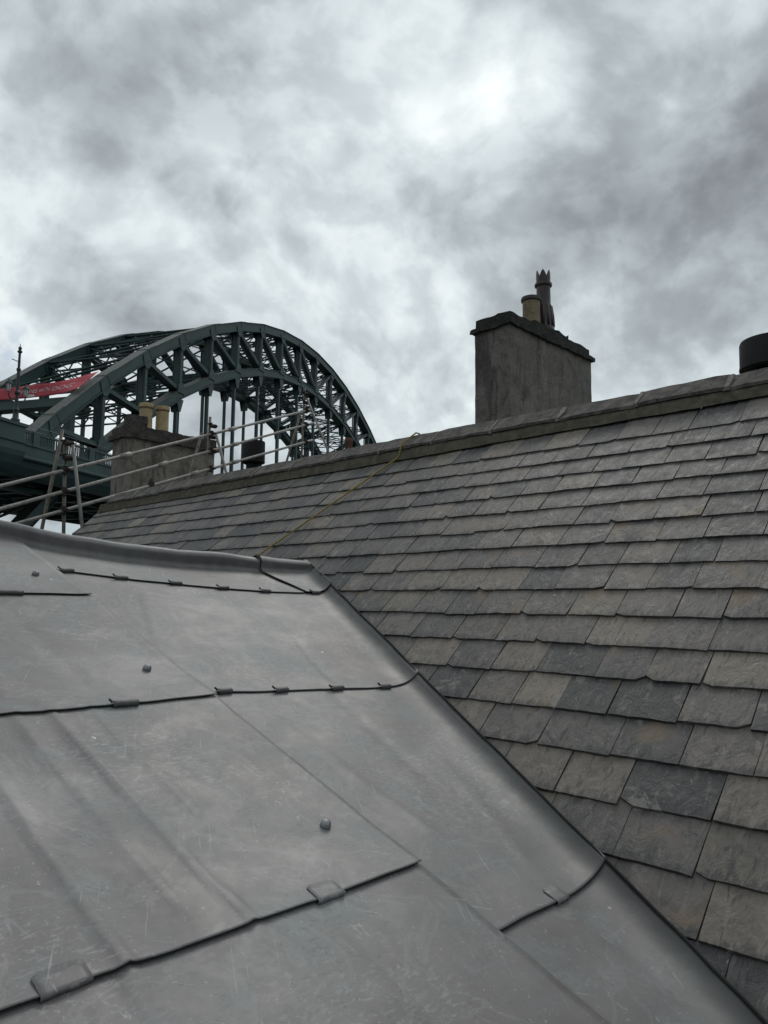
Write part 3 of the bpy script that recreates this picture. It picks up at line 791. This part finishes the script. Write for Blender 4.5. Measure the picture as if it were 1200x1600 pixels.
for x, v in ((1.480*KS, 3.37*KS), (1.511*KS, 2.358*KS), (1.528*KS, 1.333*KS)):
    o = link('screw_cap', dm, dormer); o.matrix_parent_inverse = Matrix.Identity(4)
    p = leadp(x, v, .017 + undul(x, v, 6 if v > 2 else 5))
    o.matrix_basis = Matrix.Translation(p) @ Matrix.Rotation(BS, 4, 'X')
# ------------------------------------------------------------------ yellow rope over the ridge
ctrl = [(4.335, 2.60)] + [(4.304 - .532*(q_-2.662), q_) for q_ in (2.662, 2.83, 3.0, 3.17, 3.34, 3.51, 3.66, 3.72)]
rp = []
for i in range(len(ctrl)-1):
    for t in range(6):
        u = t/6; y = ctrl[i][0]*(1-u)+ctrl[i+1][0]*u; s = ctrl[i][1]*(1-u)+ctrl[i+1][1]*u
        rp.append(roofp(y + .006*mnoise.noise(Vector((s*6, 0, 0))), s, .0135))
q = ridge_pt(3.715); rp += [q+Vector((-.012, .02, -.04)), q+Vector((-.014, .0, .03)), q+Vector((.045, -.03, .088)), q+Vector((.088, -.05, .128)), q+Vector((.115, -.055, .126)), q+Vector((.2, -.08, .045)), q+Vector((.34, -.1, -.13))]
rope = MB().tube(rp, .0062, 8).build('rope', MAT['cable'], None, True)
tag(rope, 'thin yellow rope lying down the slates and over the ridge', 'rope')

# ------------------------------------------------------------------ chimney stacks
def pot_lathe(prof, c, mat, parent, name='chimney_pot', n=22):
    o = MB().lathe(prof, c, n).build(name, mat, parent); smooth_by_angle(o, 40); return o
def stack(loc, lx_, ly_, ztop, zb, body, capm, label, seed, flaw=.012):
    """rendered stack with a projecting string course and a rough top course; loc is its near corner"""
    x, y = loc
    t = empty('chimney_stack', (x+lx_/2, y+ly_/2, zb)); tag(t, label, 'chimney', 'chimney stacks behind the slate ridge')
    o0 = Vector((-lx_/2, -ly_/2, 0)); H = ztop - zb
    m = MB().rough_box(o0, o0+Vector((lx_, ly_, H)), .09, flaw, seed, 5.0); o = m.build('stack', body, t); smooth_by_angle(o, 50)
    return t, o0, H
tR, o0, H = stack((8.94, 6.06), 2.30, .62, 3.975, -3.0, MAT['render'], MAT['cap'], 'tall grey rendered chimney stack with black cap, one buff and one dark pot', 1, .006)
o = MB().rough_box(o0+Vector((-.055,-.055,H-.01)), o0+Vector((2.345,.67,H+.05)), .06, .022, 4, 7.0).build('string_course', MAT['cap'], tR); smooth_by_angle(o, 45)
o = MB().rough_box(o0+Vector((.012,.012,H+.04)), o0+Vector((2.28,.61,H+.195)), .07, .018, 5, 6.0).build('cap', MAT['cap'], tR); smooth_by_angle(o, 45)
o = MB().rough_box(o0+Vector((.75,.08,H+.20)), o0+Vector((1.75,.56,H+.29)), .08, .035, 6, 6.0).build('flaunching', MAT['cap'], tR); smooth_by_angle(o, 60)
pot_lathe([(.137,0),(.140,.03),(.137,.06),(.134,.48),(.136,.50)], (9.96-8.94-1.15, .30-.31, H+.235), MAT['buff_dirty'], tR)
pr = pot_lathe([(.136,0),(.155,.012),(.158,.04),(.150,.07),(.115,.078),(.112,.01)], (9.96-8.94-1.15, .30-.31, H+.695), MAT['buff_rim'], tR, 'pot_rim')
# tall dark pot with a crown of points
c = (10.25-8.94-1.15, .26-.31, H+.27); n = 24
pp = pot_lathe([(.165,0),(.165,.07),(.155,.09),(.145,.30),(.125,.42),(.112,.46),(.108,.76),(.110,.77)], c, MAT['purple'], tR)
for k in range(12):
    a = 2*math.pi*k/12; p0 = Vector((c[0]+.150*math.cos(a), c[1]+.150*math.sin(a), c[2]+.09)); p1 = Vector((c[0]+.126*math.cos(a), c[1]+.126*math.sin(a), c[2]+.43))
    MB().tube([p0, p0.lerp(p1, .5)+Vector((.006*math.cos(a), .006*math.sin(a), 0)), p1], [.022, .020, .012], 6).build('flute', MAT['purple'], pp, True)
pot_lathe([(.110,.75),(.132,.757),(.140,.78),(.132,.805),(.108,.812)], c, MAT['purple'], tR, 'pot_collar')
cr = MB(); vs_ = []; npt = 6; nn = npt*4
for k in range(nn):
    a = 2*math.pi*k/nn; ph = k % 4; zt = {0: .90, 1: .965, 2: 1.01, 3: .965}[ph]
    for r_, z in ((.106,.80),(.113,zt),(.096,zt),(.088,.80)): vs_.append((c[0]+r_*math.cos(a), c[1]+r_*math.sin(a), c[2]+z))
fs_ = []
for k in range(nn):
    a, b2 = k*4, ((k+1) % nn)*4
    for j in range(4): fs_.append((a+j, b2+j, b2+(j+1) % 4, a+(j+1) % 4))
cr.add(vs_, fs_).build('pot_crown', MAT['purple'], tR)

tL, o0, H = stack((7.98, 15.01), 2.16, .66, 3.46, -3.0, MAT['render2'], MAT['cap2'], 'stained brown rendered chimney stack with two short buff pots behind scaffold rails', 2, .016)
o = MB().rough_box(o0+Vector((-.08,-.08,H-.01)), o0+Vector((2.24,.74,H+.10)), .07, .032, 14, 7.0).build('string_course', MAT['cap2'], tL); smooth_by_angle(o, 45)
o = MB().rough_box(o0+Vector((-.02,-.02,H+.085)), o0+Vector((2.18,.68,H+.26)), .08, .030, 15, 6.0).build('cap', MAT['cap2'], tL); smooth_by_angle(o, 45)
for px_, py_ in ((.55, .30), (.93, .26)):
    cc = (o0.x+px_, o0.y+py_, H+.24)
    p_ = pot_lathe([(.155,0),(.155,.05),(.143,.07),(.137,.50),(.139,.54)], cc, MAT['buff'], tL)
    pot_lathe([(.139,.53),(.156,.54),(.158,.60),(.150,.625),(.118,.63),(.114,.45)], cc, MAT['buff'], p_, 'pot_rim')
    pot_lathe([(.1395,.505),(.1435,.512),(.1395,.52)], cc, MAT['rust'], p_, 'rim_band')
o = MB().rough_box((o0.x+.14, o0.y+.10, H+.23), (o0.x+.50, o0.y+.50, H+.53), .09, .03, 19, 6.0).build('brick_stub', MAT['cap2'], tL)

# drum cowls: black cylinder on a narrower neck
def cowl(loc, zb, k, hk, label, base=None):
    t = empty('chimney_cowl', (loc[0], loc[1], zb)); tag(t, label, 'chimney cowl', 'black drum cowls')
    h = loc[2] - zb
    o = MB().lathe([(.105*k,0),(.105*k,h+.03)], n=24).build('neck', MAT['black'], t); smooth_by_angle(o)
    o = MB().lathe([(.170*k,h-.018*k),(.182*k,h-.005*k),(.178*k,h+.02*k),(.176*k,h+hk-.03*k),(.170*k,h+hk-.015*k),(.10*k,h+hk-.004*k),(.0002,h+hk)], n=32).build('drum', MAT['black'], t); smooth_by_angle(o)
    m = MB()
    for q in range(4):
        a = R(45+90*q+20); m.bar((.10*k*math.cos(a), .10*k*math.sin(a), h-.045*k), (.172*k*math.cos(a), .172*k*math.sin(a), h-.008*k), .03*k, .012*k, (-math.sin(a), math.cos(a), 0))
    m.build('bracket', MAT['black'], t)
    if base: MB().rough_box((-base,-base*.8,0), (base,base*.8,h-.20*k), .12, .02, 23).build('base', MAT['cap'], t)
    return t
cowl((4.72, 1.385, 1.385), .45, 1.02, .175, 'large black drum cowl cut off by the right edge')
cowl((7.55, 10.09, 2.27), -3.0, 1.06, .35, 'small black drum cowl behind the scaffold rails, beneath the bridge arch', .36)
tp = empty('chimney_pot', (19.38, 20.2, -15)); tag(tp, 'dull red clay pot just above the ridge under the arch end', 'chimney pot')
MB().rough_box((-.6,-.5,0), (.6,.5,20.2), .5, .02, 3).build('stack', MAT['cap2'], tp)
pot_lathe([(.16,20.15),(.15,20.25),(.135,20.85),(.15,20.87),(.155,20.95),(.14,21.02),(.11,21.03)], (0,0,0), MAT['terra'], tp, 'pot')

# ------------------------------------------------------------------ scaffold handrails behind the ridge
sca = empty('scaffold', (6.2, 9.3, -3.0)); tag(sca, 'galvanised scaffold handrails on braced uprights rising behind the slate ridge', 'scaffold')
SO = Vector(sca.location)
def pole(p, q, mat='galv', name='rail', ext=False, r=.0195):
    p, q = Vector(p), Vector(q)
    if ext: q = q + (q-p)*((-3.0-q.z)/(q-p).z)
    pts = [p.lerp(q, i/6)-SO for i in range(7)]
    return MB().tube(pts, r, 10).build(name, MAT[mat], sca, True)
rails = [((2.88,7.89,1.11), (8.98,10.38,3.455)), ((2.89,7.89,.885), (9.10,10.43,3.245)), ((2.91,7.88,.70), (9.10,10.43,2.93))]
for k, (p, q) in enumerate(rails):
    p, q = Vector(p), Vector(q); d = (q-p); pole(p - d*.25, q, 'galv', 'rail')
    # joint sleeves
    for u in (.62, .27 + .1*k): 
        a = p.lerp(q, u); MB().tube([a-SO-d.normalized()*.09, a-SO+d.normalized()*.09], .031, 10).build('sleeve', MAT['galv'], sca, True)
vd = Vector((.2, .97, 0))
frames = [((3.65,8.24,1.73), (3.68,8.22,.80), (3.69,8.14,1.68), (3.83,8.13,.87), (3.64,8.30,1.86), (3.50,8.34,.77)),
          ((6.17,9.28,2.63), (6.15,9.29,1.75), (6.20,9.16,2.36), (6.34,9.08,1.81), (6.10,9.36,2.40), (5.97,9.42,1.81)),
          ((8.85,10.38,3.82), (8.83,10.40,2.53), (8.82,10.28,3.62), (9.13,10.04,2.69), (8.84,10.44,3.43), (8.63,10.56,2.50))]
for k, (u0, u1, a0, a1, b0, b1) in enumerate(frames):
    pole(u0, u1, 'galv_dull' if k else 'galv_dull', 'upright', True)
    pole(a0, a1, 'galv', 'brace', True); pole(b0, b1, 'galv_dull', 'brace', True)
    # couplers where rails and uprights meet
    for (p, q) in rails:
        p, q = Vector(p), Vector(q); t = (u0[0]-p.x)/(q.x-p.x); a = p.lerp(q, t) - SO
        m = MB().tube([a+Vector((0,.0,-.045)), a+Vector((0,.0,.045))], .030, 8); m.bar(a+Vector((-.035,-.02,.01)), a+Vector((.035,-.02,.01)), .032, .03)
        m.bar(a+Vector((.03,-.075,0)), a+Vector((.03,.05,0)), .018, .018, (0,0,1))
        m.build('coupler', MAT['rust'], sca)
    for zq in (.04, -.12):
        a = Vector(a0).lerp(Vector(u0), .5) - SO + Vector((0, 0, -.05+zq))
        m = MB().tube([a+Vector((-.05,-.01,0)), a+Vector((.05,.01,.01))], .030, 8); m.bar(a+Vector((-.09,0,.02)), a+Vector((-.02,0,.045)), .02, .02); m.bar(a+Vector((.03,-.06,0)), a+Vector((.03,.05,0)), .016, .016, (0,0,1)); m.build('coupler', MAT['rust'], sca)
# loose fitting hanging on the lowest rail
p, q = Vector(rails[2][0]), Vector(rails[2][1]); a = p.lerp(q, .335) - SO
MB().tube([a+Vector((.0,0,.09)), a+Vector((0,0,.03)), a+Vector((-.03,-.02,-.05)), a+Vector((-.09,-.04,-.14))], [.02,.045,.035,.03], 8).build('hanging_clamp', MAT['rust'], sca)

# ------------------------------------------------------------------ the steel arch bridge
br = empty('arch_bridge', (BO.x, BO.y, -15), RZ)
tag(br, 'green steel through-arch bridge with lattice ribs rising behind the chimneys', 'bridge')
G = MAT['green']; ZO = 15.0
def P(x, y, z): return Vector((x, y, z+ZO))
YR = (0.0, 13.2)
zu = lambda x: 42.22 - .00755*x*x
zl = lambda x: 35.72 - .0078*x*x
half = [3.4 + 6.85*k for k in range(12)]
nodes = sorted([-h for h in half] + half)
SH = -.8
nodes = [h + SH for h in nodes]                    # 24 nodes
DECK = 12.4
def chord(fz, y, wd, ht, name):
    m = MB(); vs_ = []; fs_ = []
    for i, x in enumerate(nodes):
        z = fz(x-SH)
        d0 = (nodes[i]-nodes[max(i-1,0)], fz(nodes[i]-SH)-fz(nodes[max(i-1,0)]-SH)); d1 = (nodes[min(i+1,23)]-x, fz(nodes[min(i+1,23)]-SH)-z)
        t = Vector((d0[0]+d1[0], 0, d0[1]+d1[1])).normalized(); nn_ = Vector((-t.z, 0, t.x))
        for a, b_ in ((-1,-1),(1,-1),(1,1),(-1,1)): vs_.append(P(x, y, z) + Vector((0, a*wd/2, 0)) + nn_*(b_*ht/2))
        if i:
            o_ = (i-1)*4
            for k in range(4): fs_.append((o_+k, o_+(k+1) % 4, o_+4+(k+1) % 4, o_+4+k))
    fs_ += [(0,3,2,1), (92,93,94,95)]
    m.add(vs_, fs_)
    # flange plates along both edges of the box and splice covers at the nodes
    for i in range(23):
        xa, xb = nodes[i], nodes[i+1]; pa, pb = P(xa, y, fz(xa-SH)), P(xb, y, fz(xb-SH)); d = (pb-pa).normalized(); nn_ = Vector((-d.z, 0, d.x))
        for sg in (-1, 1):
            off = nn_*(sg*(ht/2+.04)); m.bar(pa+off+d*.02, pb+off-d*.02, wd+.34, .075)
        for e in (pa+d*1.1,):
            m.bar(e-d*.8+nn_*(ht/2+.10), e+d*.8+nn_*(ht/2+.10), wd+.2, .05)
            m.bar(e-d*.5, e+d*.5, wd+.07, ht*.92)
    return m.build(name, G, br)
def member(p, q, wd, ht, name):
    """post or diagonal: two channel faces with a recessed web"""
    d = (q-p).normalized(); m = MB(); side = Vector((0,1,0)); hv = d.cross(side).normalized()
    m.bar(p, q, wd*.55, ht*.9)
    for a in (-1, 1):
        m.bar(p+side*(a*wd*.5), q+side*(a*wd*.5), .09, ht)
    return m.build(name, G, br)
for y in YR:
    chord(zu, y, 1.15, 1.10, 'upper_chord'); chord(zl, y, 1.05, .95, 'lower_chord')
    for i, x in enumerate(nodes):
        a, b_ = P(x, y, zl(x-SH)+.5), P(x, y, zu(x-SH)-.6)
        member(a, b_, 1.0, .44, 'post')
        if x < 0 and i+1 < 24: xn = nodes[i+1]; j = i+1
        elif x > 0 and i > 0: xn = nodes[i-1]; j = i-1
        if (x < 0 and xn < 4) or (x > 0 and i > 12):
            p, q = P(x, y, zu(x-SH)-.5), P(xn, y, zl(xn-SH)+.5); d = (q-p).normalized()
            member(p, q, .95, .44, 'diagonal')
        # gusset plates
        for zc, sg in ((zu(x-SH)-.62, -1), (zl(x-SH)+.58, 1)):
            m = MB()
            for sy in (-1, 1):
                yy = y + sy*.64
                pl_ = [(-.8, .45), (.8, .45), (.62, -.4), (.22, -.85), (-.28, -.85), (-.6, -.35)]
                m.add([P(x+u, yy-.03*sy, zc-sg*t*-1*sg*sg if False else zc + (t if sg < 0 else -t)) for u, t in pl_] + [P(x+u, yy+.03*sy, zc + (t if sg < 0 else -t)) for u, t in pl_],
                      [tuple(range(6)), tuple(range(11, 5, -1))] + [(k, (k+1) % 6, 6+(k+1) % 6, 6+k) for k in range(6)])
            m.build('gusset', G, br)
        zlow = zl(x-SH)
        if zlow > DECK + 2:
            m = MB().bar(P(x, y, DECK-.5), P(x, y, zlow-1.5), .40, .36); m.bar(P(x, y, DECK+1.0), P(x, y, DECK+1.5), .7, .62)
            m.bar(P(x, y, zlow-2.0), P(x, y, zlow-.3), .9, .42)
            pl_ = [(-.75, -.55), (.75, -.55), (.2, -2.1), (-.2, -2.1)]
            for sy in (-.5, .5):
                m.add([P(x+u, y+sy-.03, zlow+t) for u, t in pl_] + [P(x+u, y+sy+.03, zlow+t) for u, t in pl_], [(0,1,2,3), (7,6,5,4)] + [(k, (k+1) % 4, 4+(k+1) % 4, 4+k) for k in range(4)])
            m.build('hanger', G, br)
        elif zlow < DECK - 3:
            MB().bar(P(x, y, zu(x-SH)-.3), P(x, y, DECK-1.8), .9, .6).build('spandrel_post', G, br) if zu(x-SH) < DECK-2.5 else None
# wind bracing between the two ribs: lattice struts and crossed bars
def lattice(p, q, dep, name, upv, n_=10):
    m = MB(); up_ = Vector(upv)
    for sg in (-1, 1): m.bar(p+up_*(sg*dep/2), q+up_*(sg*dep/2), .34, .13, (1,0,0))
    for k in range(n_):
        a, b_ = p.lerp(q, k/n_), p.lerp(q, (k+1)/n_); sg = 1 if k % 2 else -1
        m.bar(a+up_*(sg*dep/2), b_-up_*(sg*dep/2), .14, .10, (1,0,0))
    return m.build(name, G, br)
for i, x in enumerate(nodes):
    for fz, dz, dep in ((zu, -.1, 1.05), (zl, .05, .9)):
        z = fz(x-SH)+dz
        if z < DECK + 6.2 and z > DECK-2: continue
        sl = 2*(.00755)*(x-SH); upv = Vector((sl, 0, 1)).normalized()
        lattice(P(x, YR[0]+.6, z-.1), P(x, YR[1]-.6, z-.1), dep, 'lattice_strut', upv)
        if i < 23 and not (DECK-2 < fz(nodes[i+1]-SH) < DECK+6.2):
            x2 = nodes[i+1]; z2 = fz(x2-SH)+dz
            ym = (YR[0]+YR[1])/2
            for ya, yb in ((YR[0]+.6, YR[1]-.6), (YR[1]-.6, YR[0]+.6)):
                lattice(P(x, ya, z-.25 if ya < yb else z+.1), P(x2, yb, z2-.25 if ya < yb else z2+.1), .42, 'wind_brace', (0,0,1), 14)
    # sway frame
    za, zb_ = zl(x-SH)+.9, zu(x-SH)-1.0
    if za > DECK + 6:
        m = MB(); ym = 6.6
        for ya, yb in ((.6, 12.6), (12.6, .6)): m.bar(P(x, ya, za), P(x, yb, zb_), .22, .16, (1,0,0))
        m.build('sway_brace', G, br)
# portal beam where the carriageway enters the arch, with knees
xp = -55.3
pz = 19.55
m = MB().bar(P(xp, .5, pz), P(xp, 12.7, pz), .8, .9, (1,0,0)); m.bar(P(xp-.2, .4, pz-.5), P(xp-.2, 12.8, pz-.5), 1.5, .10, (1,0,0))
m.build('portal_beam', G, br)
for y, sg in ((.55, 1), (12.65, -1)):
    m = MB(); arc = [(0, -4.4)] + [(.5+2.2*(1-math.cos(R(a))), -4.2+3.7*math.sin(R(a))) for a in range(0, 91, 15)] + [(0, -.5)]
    n_ = len(arc)
    m.add([P(xp-.35, y+sg*u, pz+t) for u, t in arc] + [P(xp+.35, y+sg*u, pz+t) for u, t in arc], [tuple(range(n_)), tuple(range(2*n_-1, n_-1, -1))] + [(k, (k+1) % n_, n_+(k+1) % n_, n_+k) for k in range(n_)])
    m.build('portal_knee', G, br)
# deck: slab, road, girders, fascia, balustrades
YD0, YD1 = -5.6, 18.8
XA, XB = -112, 112
MB().box(P(XA, YD0+.25, 11.75), P(XB, YD1-.25, 12.25)).build('deck_slab', G, br)
MB().box(P(XA, .9, 12.254), P(XB, 12.3, 12.30)).build('road', MAT['asphalt'], br)
for y in (YD0+1.2, 0, 4.4, 8.8, 13.2, YD1-1.2):
    MB().bar(P(XA, y, 11.0), P(XB, y, 11.0), .35, 1.5).build('stringer', G, br)
for x in nodes:
    if True: MB().box(P(x-.3, YD0+1.3, 10.05), P(x+.3, YD1-1.3, 11.74)).build('cross_girder', G, br)
for y, sg in ((YD0, -1), (YD1, 1)):
    m = MB(); m.box(P(XA, min(y, y-sg*.24), 11.55), P(XB, max(y, y-sg*.24), 12.38)); m.build('fascia', G, br)
    m = MB(); prof = [(0.05, 11.545), (.10, 11.35), (.05, 11.25), (-.35, 11.15), (-.55, 10.7), (-1.1, 10.15), (-1.9, 9.95), (-1.9, 10.3), (-.4, 11.54)]
    n_ = len(prof)
    m.add([P(XA, y+sg*u, z) for u, z in prof] + [P(XB, y+sg*u, z) for u, z in prof], [tuple(range(n_)), tuple(range(2*n_-1, n_-1, -1))] + [(k, (k+1) % n_, n_+(k+1) % n_, n_+k) for k in range(n_)])
    m.build('cornice', G, br)
    # balustrade: one panel between posts every 3.4 m
    m0 = MB()
    for k in range(66):
        x = XA + 1 + 3.4*k
        if x > XB: break
        MB().box(P(x-.34, y-.16, 12.384), P(x+.34, y+.16, 13.62)).build('parapet_post', G, br)
        m = MB(); xa, xb = x+.342, x+3.4-.342
        m.box(P(xa, y-.10, 13.40), P(xb, y+.10, 13.56)); m.box(P(xa, y-.12, 12.384), P(xb, y+.12, 12.58))
        for t in range(11):
            xx = xa + .12 + (xb-xa-.24)*t/10; m.box(P(xx-.045, y-.05, 12.58), P(xx+.045, y+.05, 13.40))
        m.build('balustrade_panel', G, br)
# pedestal bay that carries the lamp
m = MB(); m.box(P(-72.4, YD0-.75, 11.6), P(-68.7, YD0-.17, 13.55)); m.box(P(-72.55, YD0-.9, 13.55), P(-68.55, YD0-.17, 13.78)); m.box(P(-72.55, YD0-.9, 12.25), P(-68.55, YD0-.76, 12.5))
m.build('pedestal', G, br)
prof = [(-.9, 11.59), (-.8, 11.2), (-.45, 10.6), (0, 10.2), (.6, 9.9), (1.2, 9.9), (1.2, 11.2)]
m = MB(); n_ = len(prof); m.add([P(-72.4, YD0+u, z) for u, z in prof] + [P(-68.7, YD0+u, z) for u, z in prof], [tuple(range(n_)), tuple(range(2*n_-1, n_-1, -1))] + [(k, (k+1) % n_, n_+(k+1) % n_, n_+k) for k in range(n_)])
m.build('corbel', G, br)
# handrail wires inboard of the balustrade
for z in (13.95, 14.35):
    MB().tube([P(-72, YD0+1.0, z), P(-30, YD0+1.0, z)], .03, 5).build('guard_rail', G, br)
m = MB()
for k in range(12): m.bar(P(-71+3.4*k, YD0+1.0, 12.2), P(-71+3.4*k, YD0+1.0, 14.4), .06, .06)
m.build('guard_posts', G, br)
# granite piers below both ends
for x in (-84, 84):
    MB().box(P(x-9, -7, -ZO), P(x+9, 20.2, 9.9)).build('pier', MAT['stone'], br)

# lamp on the pedestal
lm = empty('street_lamp', br.matrix_world @ Vector((0,0,0))); bpy.context.view_layer.update()
lm.location = br.matrix_world @ P(-69.55, YD0-.5, 13.784); lm.rotation_euler = (0, 0, RZ)
tag(lm, 'cast iron double lantern lamp post on the bridge parapet at the left edge', 'street lamp')
L = MAT['lamp']
o = MB().lathe([(.34,0),(.34,.25),(.24,.35),(.20,.9),(.26,1.0),(.18,1.1),(.14,1.5),(.13,2.2),(.22,2.3),(.22,2.45),(.12,2.55),(.12,4.1),(.17,4.15),(.17,4.3),(.10,4.35),(.095,5.55),(.19,5.62),(.19,5.72),(.08,5.78),(.14,5.9),(.12,6.02),(.03,6.1),(.02,6.3),(.0002,6.32)], n=12).build('post', L, lm); smooth_by_angle(o)
MB().bar((-.75, 0, 4.85), (.12, 0, 4.85), .05, .05).build('ladder_bar', L, lm)
for sg in (-1, 1):
    arm = [(sg*.12, 0, 1.75), (sg*.45, 0, 1.72), (sg*.78, 0, 1.85), (sg*.88, 0, 2.15), (sg*.88, 0, 2.3)]
    a_ = MB().tube(arm, .055, 8).build('arm', L, lm, True)
    ln_ = MB().lathe([(.10,2.28),(.14,2.32),(.21,2.85),(.205,2.86)], (sg*.88,0,0), 6).build('lantern', MAT['lantern'], lm)
    m = MB().lathe([(.31,2.85),(.30,2.90),(.18,3.08),(.10,3.12),(.08,3.2),(.02,3.24),(.0002,3.33)], (sg*.88,0,0), 8)
    for k in range(6):
        a = 2*math.pi*k/6; m.bar((sg*.88+.145*math.cos(a), .145*math.sin(a), 2.32), (sg*.88+.215*math.cos(a), .215*math.sin(a), 2.86), .03, .03)
    m.build('lantern_hood', L, ln_)

# red banner strung between the ribs over the portal
bn = empty('banner', br.matrix_world @ P(xp, 6.6, 20.1)); bn.rotation_euler = (0, 0, RZ)
tag(bn, 'long red banner with white lettering strung between the bridge ribs', 'banner')
def banner_pt(u, t, off=0.0):
    """u 0..1 from the far rib to the near rib, t 0..1 bottom to top"""
    y = 13.0 - 13.2*u - 6.6
    e_ = max(0, (u-.76)/.24)
    zb = 20.22 - 20.1 + .03*math.sin(u*9) - .05*math.sin(math.pi*u) + .42*e_**2
    zt = 21.38 - 20.1 + .28*u**2 + 1.62*e_**1.4 + .04*math.sin(u*13)
    lean = .10 + 2.95*e_**1.3
    bul = .10*math.sin(u*21)*math.sin(math.pi*t)
    return Vector((-.55 + lean*t + bul - off, y, zb + (zt-zb)*t))
m = MB(); vs_ = [banner_pt(i/60, j/6) for i in range(61) for j in range(7)]
m.add(vs_, [(i*7+j, i*7+j+1, (i+1)*7+j+1, (i+1)*7+j) for i in range(60) for j in range(6)])
cl = m.build('cloth', MAT['red'], bn, True); cl.modifiers.new('thickness', 'SOLIDIFY').thickness = .02
bpy.context.view_layer.update()
def banner_text(txt, u0, u1, t0, t1, shear=.25):
    cu = bpy.data.curves.new('lettering', 'FONT'); cu.body = txt; cu.shear = shear; cu.size = 1.0; cu.resolution_u = 2
    to = bpy.data.objects.new('lettering_tmp', cu); col.objects.link(to); bpy.context.view_layer.update()
    me_ = bpy.data.meshes.new_from_object(to.evaluated_get(bpy.context.evaluated_depsgraph_get()))
    bpy.data.objects.remove(to); xs = [v.co.x for v in me_.vertices]; ys_ = [v.co.y for v in me_.vertices]
    xa, xb, ya, yb = min(xs), max(xs), min(ys_), max(ys_)
    for v in me_.vertices:
        u = u0 + (u1-u0)*(v.co.x-xa)/(xb-xa); t = t0 + (t1-t0)*(v.co.y-ya)/(yb-ya)
        v.co = banner_pt(u, t, .05)
    me_.materials.clear(); me_.materials.append(MAT['white']); me_.name = 'lettering'
    return link('lettering', me_, bn)
banner_text('POWER', .43, .52, .36, .60); banner_text('Lines', .53, .635, .34, .74); banner_text('on', .65, .695, .40, .60)
banner_text('The', .705, .76, .38, .68); banner_text('DOG', .775, .915, .32, .62)
m = MB()
m.add([banner_pt(.53, .06, .05), banner_pt(.625, .06, .05), banner_pt(.61, .24, .05), banner_pt(.53, .28, .05)], [(0,1,2,3)])
m.build('pale_patch', MAT['white'], bn)

print('objects', len(bpy.data.objects), 'slates', len(slates))
